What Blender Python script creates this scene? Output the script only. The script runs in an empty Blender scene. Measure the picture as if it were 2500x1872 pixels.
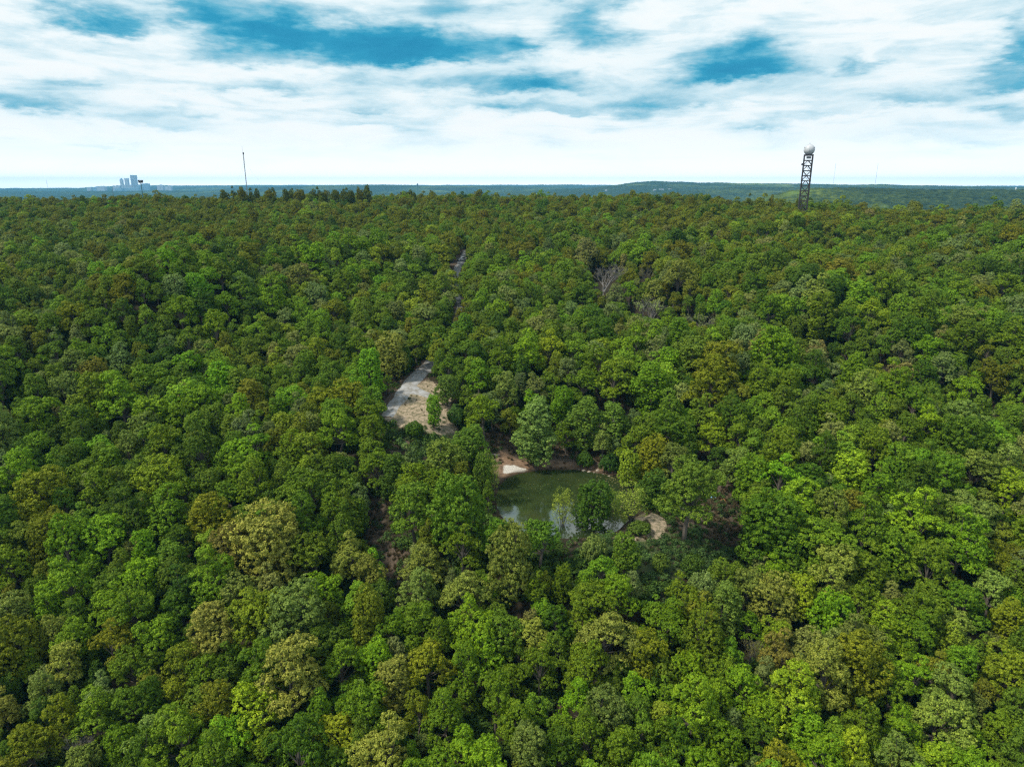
import bpy, math, random
import numpy as np

rng = np.random.default_rng(7)
random.seed(7)
SC = bpy.context.scene
COL = SC.collection
R = math.radians

# ------------------------------------------------------------------ camera
CAM_Z = 100.0
PITCH = R(16.19)
FPX = 2500 * 24.0 / 36.0
HOR = 452.0
cam_data = bpy.data.cameras.new('camera')
cam_data.lens = 24.0
cam_data.sensor_width = 36.0
cam_data.clip_start = 0.5
cam_data.clip_end = 90000.0
cam = bpy.data.objects.new('camera', cam_data)
COL.objects.link(cam)
cam.location = (0, 0, CAM_Z)
cam.rotation_euler = (math.pi / 2 - PITCH, 0, 0)
SC.camera = cam

# ------------------------------------------------------------------ render settings
SC.view_settings.view_transform = 'Standard'
SC.view_settings.look = 'None'
SC.view_settings.gamma = 1.0
SC.view_settings.exposure = 0.0
SC.view_settings.use_curve_mapping = False
SC.cycles.max_bounces = 5
SC.cycles.diffuse_bounces = 1
SC.cycles.glossy_bounces = 2
SC.cycles.transmission_bounces = 2
SC.cycles.transparent_max_bounces = 4
SC.cycles.volume_bounces = 0
SC.cycles.use_denoising = False
SC.cycles.denoiser = 'OPENIMAGEDENOISE'
SC.cycles.denoising_input_passes = 'RGB_ALBEDO_NORMAL'
SC.cycles.denoising_prefilter = 'ACCURATE'
SC.cycles.filter_width = 1.3

# ------------------------------------------------------------------ sun
SUN_EL, SUN_AZ = 54.0, -105.0          # azimuth measured from +Y towards +X
sun_data = bpy.data.lights.new('sun', 'SUN')
sun_data.energy = 5.0
sun_data.angle = R(6.0)
sun_data.color = (1.0, 0.93, 0.78)
sun = bpy.data.objects.new('sun', sun_data)
COL.objects.link(sun)
sd = (math.sin(R(SUN_AZ)) * math.cos(R(SUN_EL)), math.cos(R(SUN_AZ)) * math.cos(R(SUN_EL)), math.sin(R(SUN_EL)))
from mathutils import Vector
sun.rotation_euler = Vector(sd).to_track_quat('Z', 'Y').to_euler()


# ------------------------------------------------------------------ pixel <-> world helpers
SP, CP = math.sin(PITCH), math.cos(PITCH)


def pix_dir(px, py):
    x = (px - 1250.0) / FPX
    y = (936.0 - py) / FPX
    return np.array([x, CP + y * SP, -SP + y * CP])


def project(x, y, z):
    dz = z - CAM_Z
    zc = y * CP - dz * SP
    u = 1250.0 + FPX * x / zc
    v = 936.0 - FPX * (y * SP + dz * CP) / zc
    return u, v, zc


def azel(px, py):
    d = pix_dir(px, py)
    d = d / np.linalg.norm(d)
    return math.atan2(d[0], d[1]), math.asin(d[2])


# ------------------------------------------------------------------ sky
class NT:
    def __init__(self, tree):
        self.t = tree
        self.n = tree.nodes
        self.l = tree.links

    def node(self, typ, **kw):
        nd = self.n.new(typ)
        for k, v in kw.items():
            setattr(nd, k, v)
        return nd

    def put(self, sock, v):
        if v is None:
            return
        if isinstance(v, (int, float)):
            sock.default_value = v
        elif isinstance(v, (tuple, list)):
            if len(v) == 3 and len(sock.default_value) == 4:
                v = tuple(v) + (1.0,)
            sock.default_value = v
        else:
            self.l.new(v, sock)

    def m(self, op, a, b=None, c=None, clamp=False):
        nd = self.node('ShaderNodeMath', operation=op, use_clamp=clamp)
        self.put(nd.inputs[0], a)
        self.put(nd.inputs[1], b)
        self.put(nd.inputs[2], c)
        return nd.outputs[0]

    def noise(self, vec, scale, detail=4.0, rough=0.5, dist=0.0, out=0):
        nd = self.node('ShaderNodeTexNoise')
        self.put(nd.inputs['Vector'], vec)
        nd.inputs['Scale'].default_value = scale
        nd.inputs['Detail'].default_value = detail
        nd.inputs['Roughness'].default_value = rough
        nd.inputs['Distortion'].default_value = dist
        return nd.outputs[out]

    def mix(self, f, a, b, blend='MIX'):
        nd = self.node('ShaderNodeMixRGB', blend_type=blend)
        self.put(nd.inputs[0], f)
        self.put(nd.inputs[1], a)
        self.put(nd.inputs[2], b)
        return nd.outputs[0]

    def ramp(self, f, stops, interp='LINEAR'):
        nd = self.node('ShaderNodeValToRGB')
        cr = nd.color_ramp
        cr.interpolation = interp
        while len(cr.elements) < len(stops):
            cr.elements.new(0.5)
        for e, (p, c) in zip(cr.elements, stops):
            e.position = p
            e.color = tuple(c) + (1.0,) if len(c) == 3 else c
        self.put(nd.inputs[0], f)
        return nd.outputs[0]


world = bpy.data.worlds.new('World')
SC.world = world
world.use_nodes = True
wt = NT(world.node_tree)
wt.n.clear()
w_out = wt.node('ShaderNodeOutputWorld')
w_bg = wt.node('ShaderNodeBackground')
w_bg.inputs['Strength'].default_value = 0.1
wt.l.new(w_bg.outputs[0], w_out.inputs[0])
sky = wt.node('ShaderNodeTexSky', sky_type='NISHITA', sun_disc=False)
sky.sun_elevation = R(SUN_EL)
sky.sun_rotation = R(SUN_AZ)
sky.altitude = 300
tc = wt.node('ShaderNodeTexCoord')
nrm = wt.node('ShaderNodeVectorMath', operation='NORMALIZE')
wt.l.new(tc.outputs['Generated'], nrm.inputs[0])
sep = wt.node('ShaderNodeSeparateXYZ')
wt.l.new(nrm.outputs[0], sep.inputs[0])
dx, dy, dz_ = sep.outputs
az0 = wt.m('ARCTAN2', dx, dy)
el0 = wt.m('ARCSINE', dz_)
# stretched coordinates: clouds are long and flat near the horizon
cmb = wt.node('ShaderNodeCombineXYZ')
wt.put(cmb.inputs[0], dx)
wt.put(cmb.inputs[1], dy)
wt.put(cmb.inputs[2], wt.m('MULTIPLY', dz_, 3.4))
sv = cmb.outputs[0]
wn = wt.node('ShaderNodeSeparateColor')
wt.l.new(wt.noise(sv, 5.0, 5, 0.6, 0.0, 1), wn.inputs[0])
wn2 = wt.node('ShaderNodeSeparateColor')
wt.l.new(wt.noise(sv, 19.0, 5, 0.65, 0.0, 1), wn2.inputs[0])
az = wt.m('ADD', az0, wt.m('MULTIPLY_ADD', wn.outputs[0], 0.20, -0.10))
az = wt.m('ADD', az, wt.m('MULTIPLY_ADD', wn2.outputs[0], 0.10, -0.05))
el = wt.m('ADD', el0, wt.m('MULTIPLY_ADD', wn.outputs[1], 0.05, -0.025))
el = wt.m('ADD', el, wt.m('MULTIPLY_ADD', wn2.outputs[1], 0.034, -0.017))
# patches of darker, bluer cloud base: (x, y, half width, half height, strength)
BLOBS = [
    (198, 52, 125, 26, .95), (900, 124, 250, 34, 1.0), (740, 92, 190, 34, .6), (630, 55, 120, 40, .7), (1010, 90, 120, 24, .35), (450, 14, 100, 42, .85),
    (575, 40, 60, 30, .4), (1060, 128, 190, 26, .75), (1100, 10, 120, 34, .6), (1225, 205, 200, 24, .55),
    (1215, 255, 160, 15, .42), (75, 243, 170, 24, .55), (135, 200, 85, 13, .35), (340, 296, 150, 20, .34),
    (450, 276, 70, 12, .25), (600, 218, 150, 14, .34), (690, 238, 60, 10, .25), (904, 271, 120, 16, .36),
    (904, 311, 100, 11, .27), (593, 140, 90, 20, .4), (860, 215, 90, 26, .22), (1465, 48, 95, 66, .7),
    (1265, 121, 55, 28, .55), (1320, 212, 130, 18, .48), (1815, 158, 200, 36, .95), (1830, 172, 130, 18, .5),
    (1871, 104, 65, 17, .42), (1645, 236, 200, 26, .62), (1363, 272, 180, 15, .46), (2210, 232, 190, 20, .46),
    (2330, 250, 90, 16, .3), (2470, 96, 65, 30, .62), (2475, 178, 120, 32, .9), (2475, 277, 100, 16, .42),
    (1843, 300, 110, 13, .25), (2013, 277, 90, 14, .28), (2350, 340, 180, 24, .16), (2097, 152, 40, 20, .32),
    (1460, 312, 60, 9, .18), (230, 350, 110, 10, .14), (2150, 330, 200, 22, .12),
]
dens = None
for (bx, by, hw, hh, am) in BLOBS:
    a0, e0 = azel(bx, by)
    sa = hw / FPX * math.cos(a0) ** 2 * 0.86
    su = hh / FPX * 1.45
    sl = hh / FPX * 0.55
    da = wt.m('MULTIPLY', wt.m('SUBTRACT', az, a0), 1.0 / sa)
    de = wt.m('SUBTRACT', el, e0 - hh / FPX * 0.3)
    q = wt.m('MULTIPLY_ADD', wt.m('MAXIMUM', de, 0.0), 1.0 / su, wt.m('MULTIPLY', wt.m('MINIMUM', de, 0.0), 1.0 / sl))
    e2 = wt.m('MULTIPLY_ADD', q, q, wt.m('MULTIPLY', da, da))
    g = wt.m('EXPONENT', wt.m('MULTIPLY', e2, -1.0))
    am *= .88
    dens = wt.m('MULTIPLY', g, am) if dens is None else wt.m('MULTIPLY_ADD', g, am, dens)
# the same broken layer everywhere else in the sky
gen = wt.noise(sv, 3.6, 7, 0.55, 0.3)
gen = wt.m('MULTIPLY', wt.m('SUBTRACT', gen, 0.50), 4.2, clamp=True)
outf = wt.m('ADD', wt.m('MULTIPLY', wt.m('SUBTRACT', el0, 0.235), 12.0, clamp=True),
            wt.m('MULTIPLY', wt.m('SUBTRACT', wt.m('ABSOLUTE', az0), 0.72), 8.0, clamp=True), clamp=True)
gen = wt.m('MULTIPLY', gen, wt.m('MULTIPLY_ADD', outf, 0.8, 0.0))
fine = wt.noise(sv, 30.0, 8, 0.62, 0.2)
mid = wt.noise(sv, 9.0, 6, 0.6, 0.4)
dens = wt.m('MULTIPLY', dens, wt.m('MULTIPLY_ADD', mid, 1.5, 0.25))
dens = wt.m('MULTIPLY', dens, wt.m('MULTIPLY_ADD', fine, 0.7, 0.65))
wisp = wt.m('MULTIPLY', wt.m('SUBTRACT', mid, 0.50), 1.1, clamp=True)
wisp = wt.m('MULTIPLY', wisp, wt.m('MULTIPLY', wt.m('ABSOLUTE', el0), 6.0, clamp=True))
cmb2 = wt.node('ShaderNodeCombineXYZ')
wt.put(cmb2.inputs[0], dx)
wt.put(cmb2.inputs[1], dy)
wt.put(cmb2.inputs[2], wt.m('MULTIPLY', dz_, 6.5))
st1 = wt.noise(cmb2.outputs[0], 5.5, 7, 0.58, 0.5)
st1 = wt.m('MULTIPLY', wt.m('SUBTRACT', st1, 0.47), 2.2, clamp=True)
st1 = wt.m('MULTIPLY', st1, wt.m('MULTIPLY', wt.m('SUBTRACT', wt.m('ABSOLUTE', el0), 0.012), 14.0, clamp=True))
dens = wt.m('ADD', wt.m('ADD', wt.m('ADD', dens, wisp), wt.m('MULTIPLY', st1, 0.58)), gen)
dens = wt.m('SUBTRACT', 1.0, wt.m('EXPONENT', wt.m('MULTIPLY', dens, -1.15)))
cloud = wt.ramp(dens, [(0.0, (1.0, 1.0, 1.0)), (0.10, (.93, .98, .99)), (0.26, (.68, .84, .90)), (0.42, (.36, .62, .74)), (0.57, (.12, .46, .63)),
                       (0.70, (.02, .33, .53)), (0.9, (.003, .25, .45))])
sc10 = wt.mix(1.0, cloud, (9.7, 10.1, 10.2), 'MULTIPLY')
hb = wt.node('ShaderNodeVectorMath', operation='SCALE')
wt.put(hb.inputs[0], sc10)
wt.put(hb.inputs['Scale'], wt.m('MULTIPLY_ADD', wt.m('EXPONENT', wt.m('MULTIPLY', wt.m('ABSOLUTE', el0), -50.0)), 1.35, 1.0))
sc10 = hb.outputs[0]
skyc = wt.mix(wt.m('MULTIPLY', dens, 0.08), sc10, sky.outputs[0])
wt.l.new(skyc, w_bg.inputs[0])
world.cycles.sampling_method = 'MANUAL'
world.cycles.sample_map_resolution = 1024


# ------------------------------------------------------------------ object helpers
def mesh_np(name, verts, faces_flat, n_per, mats, mat_idx=None, smooth=False, attrs=None, fsizes=None):
    me = bpy.data.meshes.new(name)
    verts = np.asarray(verts, dtype=np.float32)
    faces_flat = np.asarray(faces_flat, dtype=np.int32).ravel()
    nf = len(faces_flat) // n_per
    me.vertices.add(len(verts))
    me.vertices.foreach_set('co', verts.ravel())
    me.loops.add(len(faces_flat))
    me.loops.foreach_set('vertex_index', faces_flat)
    me.polygons.add(nf)
    me.polygons.foreach_set('loop_start', np.arange(nf, dtype=np.int32) * n_per)
    me.polygons.foreach_set('loop_total', np.full(nf, n_per, dtype=np.int32))
    for m_ in mats:
        me.materials.append(m_)
    if mat_idx is not None:
        me.polygons.foreach_set('material_index', np.asarray(mat_idx, dtype=np.int32))
    me.polygons.foreach_set('use_smooth', np.full(nf, smooth, dtype=bool))
    if attrs:
        for nm, (typ, dom, data) in attrs.items():
            at = me.attributes.new(nm, typ, dom)
            key = {'FLOAT': 'value', 'INT': 'value', 'FLOAT_COLOR': 'color', 'FLOAT_VECTOR': 'vector'}[typ]
            at.data.foreach_set(key, np.asarray(data, dtype=np.float32 if typ != 'INT' else np.int32).ravel())
    me.update(calc_edges=True)
    return me


def link(name, me, parent=None):
    o = bpy.data.objects.new(name, me)
    COL.objects.link(o)
    if parent is not None:
        o.parent = parent
    return o


def tag(o, label, cat, group=None, kind=None):
    if label:
        o['label'] = label
    if cat:
        o['category'] = cat
    if group:
        o['group'] = group
    if kind:
        o['kind'] = kind
    return o


def empty(name, loc, rz=0.0):
    o = bpy.data.objects.new(name, None)
    COL.objects.link(o)
    o.empty_display_size = 1.0
    o.location = loc
    o.rotation_euler = (0, 0, rz)
    return o


class MB:
    """collects simple solids, one mesh out"""

    def __init__(self):
        self.v, self.f = [], []

    def add(self, vs, fs):
        b = len(self.v)
        self.v += [tuple(p) for p in vs]
        self.f += [tuple(i + b for i in f) for f in fs]
        return self

    def box(self, c, s, taper=1.0, rz=0.0):
        cx, cy, cz = c
        hx, hy, hz = s[0] / 2, s[1] / 2, s[2] / 2
        vs = []
        ca, sa_ = math.cos(rz), math.sin(rz)
        for k, zz in ((1.0, -hz), (taper, hz)):
            for (ax, ay) in ((-1, -1), (1, -1), (1, 1), (-1, 1)):
                x, y = ax * hx * k, ay * hy * k
                vs.append((cx + x * ca - y * sa_, cy + x * sa_ + y * ca, cz + zz))
        return self.add(vs, [(3, 2, 1, 0), (4, 5, 6, 7), (0, 1, 5, 4), (1, 2, 6, 5), (2, 3, 7, 6), (3, 0, 4, 7)])

    def tube(self, pts, rad, n=6, cap=True):
        pts = [Vector(p) for p in pts]
        rings = []
        for i, p in enumerate(pts):
            d = (pts[min(i + 1, len(pts) - 1)] - pts[max(i - 1, 0)]).normalized()
            a = d.orthogonal().normalized()
            b = d.cross(a)
            r_ = rad[i] if hasattr(rad, '__len__') else rad
            rings.append([p + (a * math.cos(2 * math.pi * k / n) + b * math.sin(2 * math.pi * k / n)) * r_ for k in range(n)])
        vs = [q for rg in rings for q in rg]
        fs = []
        for i in range(len(rings) - 1):
            for k in range(n):
                k2 = (k + 1) % n
                fs.append((i * n + k, i * n + k2, (i + 1) * n + k2, (i + 1) * n + k))
        if cap:
            fs.append(tuple(range(n - 1, -1, -1)))
            fs.append(tuple(range((len(rings) - 1) * n, len(rings) * n)))
        return self.add(vs, fs)

    def lathe(self, prof, c=(0, 0, 0), n=24):
        vs, fs = [], []
        for (r_, z) in prof:
            for k in range(n):
                a = 2 * math.pi * k / n
                vs.append((c[0] + r_ * math.cos(a), c[1] + r_ * math.sin(a), c[2] + z))
        for i in range(len(prof) - 1):
            for k in range(n):
                k2 = (k + 1) % n
                fs.append((i * n + k, i * n + k2, (i + 1) * n + k2, (i + 1) * n + k))
        fs.append(tuple(range(n - 1, -1, -1)))
        fs.append(tuple(range((len(prof) - 1) * n, len(prof) * n)))
        return self.add(vs, fs)

    def mesh(self, name, mat, smooth=False):
        me = bpy.data.meshes.new(name)
        me.from_pydata(self.v, [], self.f)
        me.materials.append(mat)
        if smooth:
            me.polygons.foreach_set('use_smooth', [True] * len(me.polygons))
        me.update()
        return me

    def build(self, name, mat, parent=None, smooth=False):
        return link(name, self.mesh(name, mat, smooth), parent)


# ------------------------------------------------------------------ materials
def new_mat(name):
    m_ = bpy.data.materials.new(name)
    m_.use_nodes = True
    t = NT(m_.node_tree)
    t.n.clear()
    out = t.node('ShaderNodeOutputMaterial')
    return m_, t, out


def simple(name, col, rough=0.7, metal=0.0, var=0.15, scale=3.0, spec=0.3):
    m_, t, out = new_mat(name)
    b = t.node('ShaderNodeBsdfPrincipled')
    tc_ = t.node('ShaderNodeTexCoord')
    nz = t.noise(tc_.outputs['Object'], scale, 5, 0.6)
    f = t.m('MULTIPLY_ADD', nz, 2 * var, 1 - var)
    vm = t.node('ShaderNodeVectorMath', operation='SCALE')
    vm.inputs[0].default_value = col
    t.put(vm.inputs['Scale'], f)
    t.l.new(vm.outputs[0], b.inputs['Base Color'])
    b.inputs['Roughness'].default_value = rough
    b.inputs['Metallic'].default_value = metal
    b.inputs['Specular IOR Level'].default_value = spec
    t.l.new(b.outputs[0], out.inputs[0])
    return m_


def leaf_material(name, use_tint=True, col=(.06, .12, .02), trans=0.24):
    m_, t, out = new_mat(name)
    if use_tint:
        at = t.node('ShaderNodeAttribute', attribute_type='INSTANCER', attribute_name='tint')
        base = at.outputs['Color']
    else:
        base = col
    rn = t.node('ShaderNodeAttribute', attribute_type='GEOMETRY', attribute_name='rnd').outputs['Fac']
    br = t.m('MULTIPLY_ADD', rn, 1.15, 0.45)
    hs = t.node('ShaderNodeHueSaturation')
    t.put(hs.inputs['Hue'], t.m('MULTIPLY_ADD', rn, -0.035, 0.5175))
    t.put(hs.inputs['Value'], br)
    t.put(hs.inputs['Color'], base)
    b = t.node('ShaderNodeBsdfPrincipled')
    t.l.new(hs.outputs[0], b.inputs['Base Color'])
    b.inputs['Roughness'].default_value = 0.6
    b.inputs['Specular IOR Level'].default_value = 0.12
    tr = t.node('ShaderNodeBsdfTranslucent')
    t.l.new(t.mix(1.0, hs.outputs[0], (1.15, 1.25, .6), 'MULTIPLY'), tr.inputs[0])
    mx = t.node('ShaderNodeMixShader')
    mx.inputs[0].default_value = trans
    t.l.new(b.outputs[0], mx.inputs[1])
    t.l.new(tr.outputs[0], mx.inputs[2])
    t.l.new(mx.outputs[0], out.inputs[0])
    return m_


M_LEAF = leaf_material('foliage')
M_BARK = simple('bark', (.10, .085, .07), .9, var=.4, scale=6)
M_PALEBARK = simple('pale_bark', (.34, .32, .29), .9, var=.3, scale=6)
M_STEEL = simple('dark_steel', (.035, .03, .032), .6, var=.3)
M_GREYSTEEL = simple('galvanised_steel', (.22, .23, .24), .5, var=.2)
M_WHITE = simple('white_paint', (.78, .79, .80), .35, var=.04)
M_RADOME = simple('radome_panel', (.46, .48, .52), .4, var=.05, scale=.4)
M_GLASS = simple('tinted_glass', (.02, .025, .03), .08, var=.1, spec=.6)
M_RUBBER = simple('rubber', (.02, .02, .02), .8)
M_CHROME = simple('bright_trim', (.5, .5, .5), .25, metal=.8)
M_CONCRETE = simple('pale_concrete', (.50, .53, .58), .8, var=.08, scale=.02)
M_TOWERGLASS = simple('curtain_wall', (.26, .38, .48), .4, var=.1, scale=.03)
M_ROCK = simple('bank_rock', (.30, .26, .21), .9, var=.4, scale=1.5)
M_TARP = simple('blue_plastic', (.25, .55, .80), .4, var=.2)
M_LITTER = simple('white_plastic', (.75, .78, .80), .5, var=.1)
M_WOOD = simple('weathered_wood', (.36, .34, .31), .8, var=.2)


# ------------------------------------------------------------------ terrain
PY = np.array([-400, -100, 40, 78, 118, 159, 250, 339, 420, 492, 560, 600, 660, 760, 900, 1400, 3000, 90000.])
PG = np.array([4, 6, 10, 17, 28.5, 38.5, 53, 63, 71.5, 78, 82.2, 82.5, 79, 66, 42, 0, 0, 0.])
from_y = np.linspace(-400, 3000, 3401)
_p = np.interp(from_y, PY, PG)
_k = np.exp(-0.5 * (np.arange(-60, 61) / 18.0) ** 2)
_k /= _k.sum()
_ps = np.convolve(np.pad(_p, 60, mode='edge'), _k, 'valid')


def sstep(a, b, x):
    t = np.clip((x - a) / (b - a), 0, 1)
    return t * t * (3 - 2 * t)


def vnoise(x, y, s, seed=0):
    """smooth value noise, vectorised"""
    x = np.asarray(x, float) / s
    y = np.asarray(y, float) / s
    xi, yi = np.floor(x), np.floor(y)
    fx, fy = x - xi, y - yi
    fx, fy = fx * fx * (3 - 2 * fx), fy * fy * (3 - 2 * fy)

    def h(a, b):
        v = np.sin(a * 127.1 + b * 311.7 + seed * 74.7) * 43758.5453
        return v - np.floor(v)
    return (h(xi, yi) * (1 - fx) + h(xi + 1, yi) * fx) * (1 - fy) + (h(xi, yi + 1) * (1 - fx) + h(xi + 1, yi + 1) * fx) * fy


def base_z(x, y):
    t = x / np.maximum(y, 60.0)
    s = 1 + 0.24 * sstep(.12, .62, t) * sstep(90, 220, y)
    z = np.interp(np.clip(y * s, -400, 3000), from_y, _ps)
    z = z - 3.2 * sstep(.05, .65, t) * sstep(250, 420, y) * sstep(1200, 700, y) - 2.0 * sstep(-.35, -.75, t) * sstep(250, 450, y) * sstep(1200, 700, y)
    return z


def unproj_fn(px, py, fn):
    d = pix_dir(px, py)
    lo = 20.0
    s = np.concatenate([np.arange(20, 400, .5), np.arange(400, 1500, 2.)])
    P = np.array([0, 0, CAM_Z])[None, :] + s[:, None] * d[None, :]
    below = P[:, 2] < fn(P[:, 0], P[:, 1])
    i = int(np.argmax(below)) if below.any() else len(s) - 1
    return P[i]


def seg_dist(x, y, a, b):
    ax, ay = a[:2]
    bx, by = b[:2]
    vx, vy = bx - ax, by - ay
    t = np.clip(((x - ax) * vx + (y - ay) * vy) / (vx * vx + vy * vy), 0, 1)
    return np.hypot(x - ax - t * vx, y - ay - t * vy)


LINES = []   # (a, b, amplitude, width)
for (p1, p2, am, w) in (((-100, 1010), (420, 850), 14, 24), ((420, 850), (850, 700), 12, 24),
                        ((-100, 900), (380, 780), -12, 26), ((380, 780), (800, 650), -9, 24),
                        ((1960, 860), (2360, 960), -15, 14), ((2000, 628), (2520, 560), -9, 22),
                        ((1450, 760), (1700, 810), -10, 14), ((1300, 640), (1650, 700), -5, 18),
                        ((900, 1230), (980, 1460), -3, 9)):
    LINES.append((unproj_fn(*p1, base_z), unproj_fn(*p2, base_z), am, w))

POND_Z = 33.0


def unproj_plane(px, py, z):
    d = pix_dir(px, py)
    s = (z - CAM_Z) / d[2]
    return np.array([d[0] * s, d[1] * s])


def chaikin(p, n=3):
    p = np.asarray(p, float)
    for _ in range(n):
        q = np.roll(p, -1, axis=0)
        p = np.stack([p * .75 + q * .25, p * .25 + q * .75], 1).reshape(-1, 2)
    return p


POND_PX = [(1214, 1235), (1213, 1196), (1230, 1170), (1265, 1156), (1310, 1149), (1370, 1146), (1440, 1151), (1505, 1163), (1548, 1182),
           (1568, 1206), (1566, 1240), (1535, 1278), (1480, 1306), (1400, 1316), (1320, 1308), (1262, 1294), (1228, 1268)]
POND = chaikin([unproj_plane(a, b, POND_Z) for a, b in POND_PX], 3)
PC = POND.mean(0)


def poly_sd(x, y, poly):
    x = np.asarray(x, float)
    y = np.asarray(y, float)
    d = np.full(x.shape, 1e9)
    ins = np.zeros(x.shape, bool)
    n = len(poly)
    for i in range(n):
        a, b = poly[i], poly[(i + 1) % n]
        d = np.minimum(d, seg_dist(x, y, a, b))
        c = ((a[1] > y) != (b[1] > y))
        if c.any():
            xx = (b[0] - a[0]) * (y - a[1]) / (b[1] - a[1] + 1e-12) + a[0]
            ins ^= c & (x < xx)
    return np.where(ins, -d, d)


def gz(x, y):
    x = np.asarray(x, float)
    y = np.asarray(y, float)
    z = base_z(x, y)
    for a, b, am, w in LINES:
        z = z + am * np.exp(-(seg_dist(x, y, a, b) / w) ** 2)
    z = z - 3.6 * sstep(330, 520, y) * sstep(1200, 700, y) - 4.4 * sstep(.15, .6, x / np.maximum(y, 60.)) * sstep(280, 430, y) * sstep(1200, 700, y)
    z = z + (vnoise(x, y, 70, 1) - .5) * (9.5 - 6.5 * sstep(330, 480, y)) + (vnoise(x, y, 31, 2) - .5) * 2.6 * sstep(60, 200, y)
    rr = np.hypot(x - PC[0], y - PC[1])
    near = rr < 75
    if np.any(near):
        sd_ = poly_sd(x[near], y[near], POND) if x.ndim else poly_sd(x, y, POND)
        zn = z[near] if x.ndim else z
        bank = POND_Z + np.where(sd_ < 0, np.maximum(sd_ * .45, -1.8), 0.10 + 1.0 * sstep(0, 4.5, sd_) + 0.02 * sd_)
        w_ = sstep(5.0, 30, sd_)
        zz = bank * (1 - w_) + zn * w_
        if x.ndim:
            z = z.copy()
            z[near] = zz
        else:
            z = zz
    z = z + (vnoise(x, y, 4.0, 5) - .5) * .35 + (vnoise(x, y, 1.3, 6) - .5) * .12
    return z


def up(px, py):
    return unproj_fn(px, py, gz)


# ---- zones given as the outline of open ground seen in the picture
ROAD_PX = [(1143, 612), (1128, 636), (1113, 662), (1116, 700), (1122, 745), (1124, 800), (1098, 848), (1056, 886), (1022, 915), (986, 958), (955, 1002), (944, 1018)]
ROADW = np.array([up(a, b)[:2] for a, b in ROAD_PX])
SPUR = np.array([up(a, b)[:2] for a, b in [(1005, 950), (1035, 962), (1062, 972)]])
TRACK = np.array([up(a, b)[:2] for a, b in [(944, 1018), (955, 1050), (962, 1090), (975, 1120)]])


def smooth_line(p, n=2):
    p = np.asarray(p, float)
    for _ in range(n):
        q = [p[0]]
        for a, b in zip(p[:-1], p[1:]):
            q += [a * .75 + b * .25, a * .25 + b * .75]
        q.append(p[-1])
        p = np.array(q)
    return p


ROADW = smooth_line(ROADW)
SPUR = smooth_line(SPUR)
TRACK = smooth_line(TRACK)


def line_dist(x, y, pts):
    d = np.full(np.shape(x), 1e9)
    for a, b in zip(pts[:-1], pts[1:]):
        d = np.minimum(d, seg_dist(x, y, a, b))
    return d


ZONES = {   # name: outline in the picture
    'sand': [(975, 975), (1010, 945), (1048, 925), (1085, 950), (1105, 1010), (1128, 1060), (1060, 1062), (1010, 1038), (975, 1045), (950, 1020)],
    'sandpath': [(1500, 1312), (1545, 1298), (1560, 1262), (1590, 1243), (1608, 1262), (1628, 1285), (1605, 1318), (1575, 1328), (1540, 1322)],
    'shore': [(1196, 1140), (1222, 1108), (1290, 1122), (1400, 1128), (1470, 1142), (1530, 1160), (1565, 1190), (1520, 1178), (1400, 1152), (1300, 1152), (1235, 1172), (1216, 1190)],
    'whiteshore': [(1224, 1160), (1228, 1134), (1256, 1128), (1290, 1146), (1310, 1150), (1262, 1158)],
    'bank': [(1180, 1060), (1255, 1062), (1340, 1090), (1450, 1085), (1490, 1110), (1500, 1150), (1400, 1145), (1240, 1150), (1190, 1130)],
    'rightbare': [(1690, 1160), (1790, 1175), (1805, 1270), (1840, 1350), (1760, 1370), (1690, 1330), (1640, 1300)],
    'leftbare': [(880, 1215), (925, 1225), (950, 1320), (990, 1380), (1008, 1465), (975, 1480), (940, 1400), (895, 1300)],
    'grass1': [(985, 1050), (1125, 1062), (1120, 1115), (1010, 1120)],
    'grass2': [(1470, 1320), (1700, 1320), (1740, 1360), (1660, 1410), (1560, 1420), (1450, 1380)],
    'grass3': [(1540, 1150), (1640, 1130), (1700, 1180), (1640, 1240), (1580, 1235)],
}
ZW = {k: np.array([up(a, b)[:2] for a, b in v]) for k, v in ZONES.items()}
CLEAR_PX = [
    [(1035, 888), (1050, 900), (1045, 930), (1085, 950), (1100, 1010), (1122, 1062), (1075, 1062), (1030, 1045), (985, 1030), (972, 1098), (957, 1080), (955, 1030), (938, 1000), (980, 950), (1005, 915)],
    [(1215, 1225), (1216, 1175), (1192, 1140), (1215, 1090), (1340, 1092), (1440, 1092), (1480, 1140), (1560, 1190), (1575, 1235), (1520, 1300), (1380, 1308), (1270, 1268), (1232, 1262)],
    [(1508, 1312), (1560, 1262), (1590, 1246), (1622, 1285), (1605, 1316), (1560, 1322)],
    [(1715, 1175), (1790, 1180), (1800, 1270), (1825, 1345), (1740, 1345), (1700, 1320)],
    [(1600, 1335), (1700, 1325), (1715, 1350), (1655, 1395), (1600, 1395), (1570, 1350)],
    [(900, 1235), (925, 1240), (945, 1330), (985, 1385), (998, 1460), (980, 1468), (950, 1400), (905, 1295)],
    [(1108, 640), (1118, 628), (1142, 622), (1143, 636), (1122, 658), (1110, 664)],
    [(1185, 1065), (1250, 1065), (1270, 1100), (1200, 1108)],
    [(990, 1060), (1112, 1066), (1100, 1092), (1010, 1098)],
]


def pts_in_poly(poly, step):
    p = np.array(poly, float)
    xs = np.arange(p[:, 0].min(), p[:, 0].max(), step)
    ys = np.arange(p[:, 1].min(), p[:, 1].max(), step)
    X, Y = np.meshgrid(xs, ys)
    s = poly_sd(X.ravel(), Y.ravel(), p)
    return np.stack([X.ravel(), Y.ravel()], 1)[s < 0]


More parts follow.
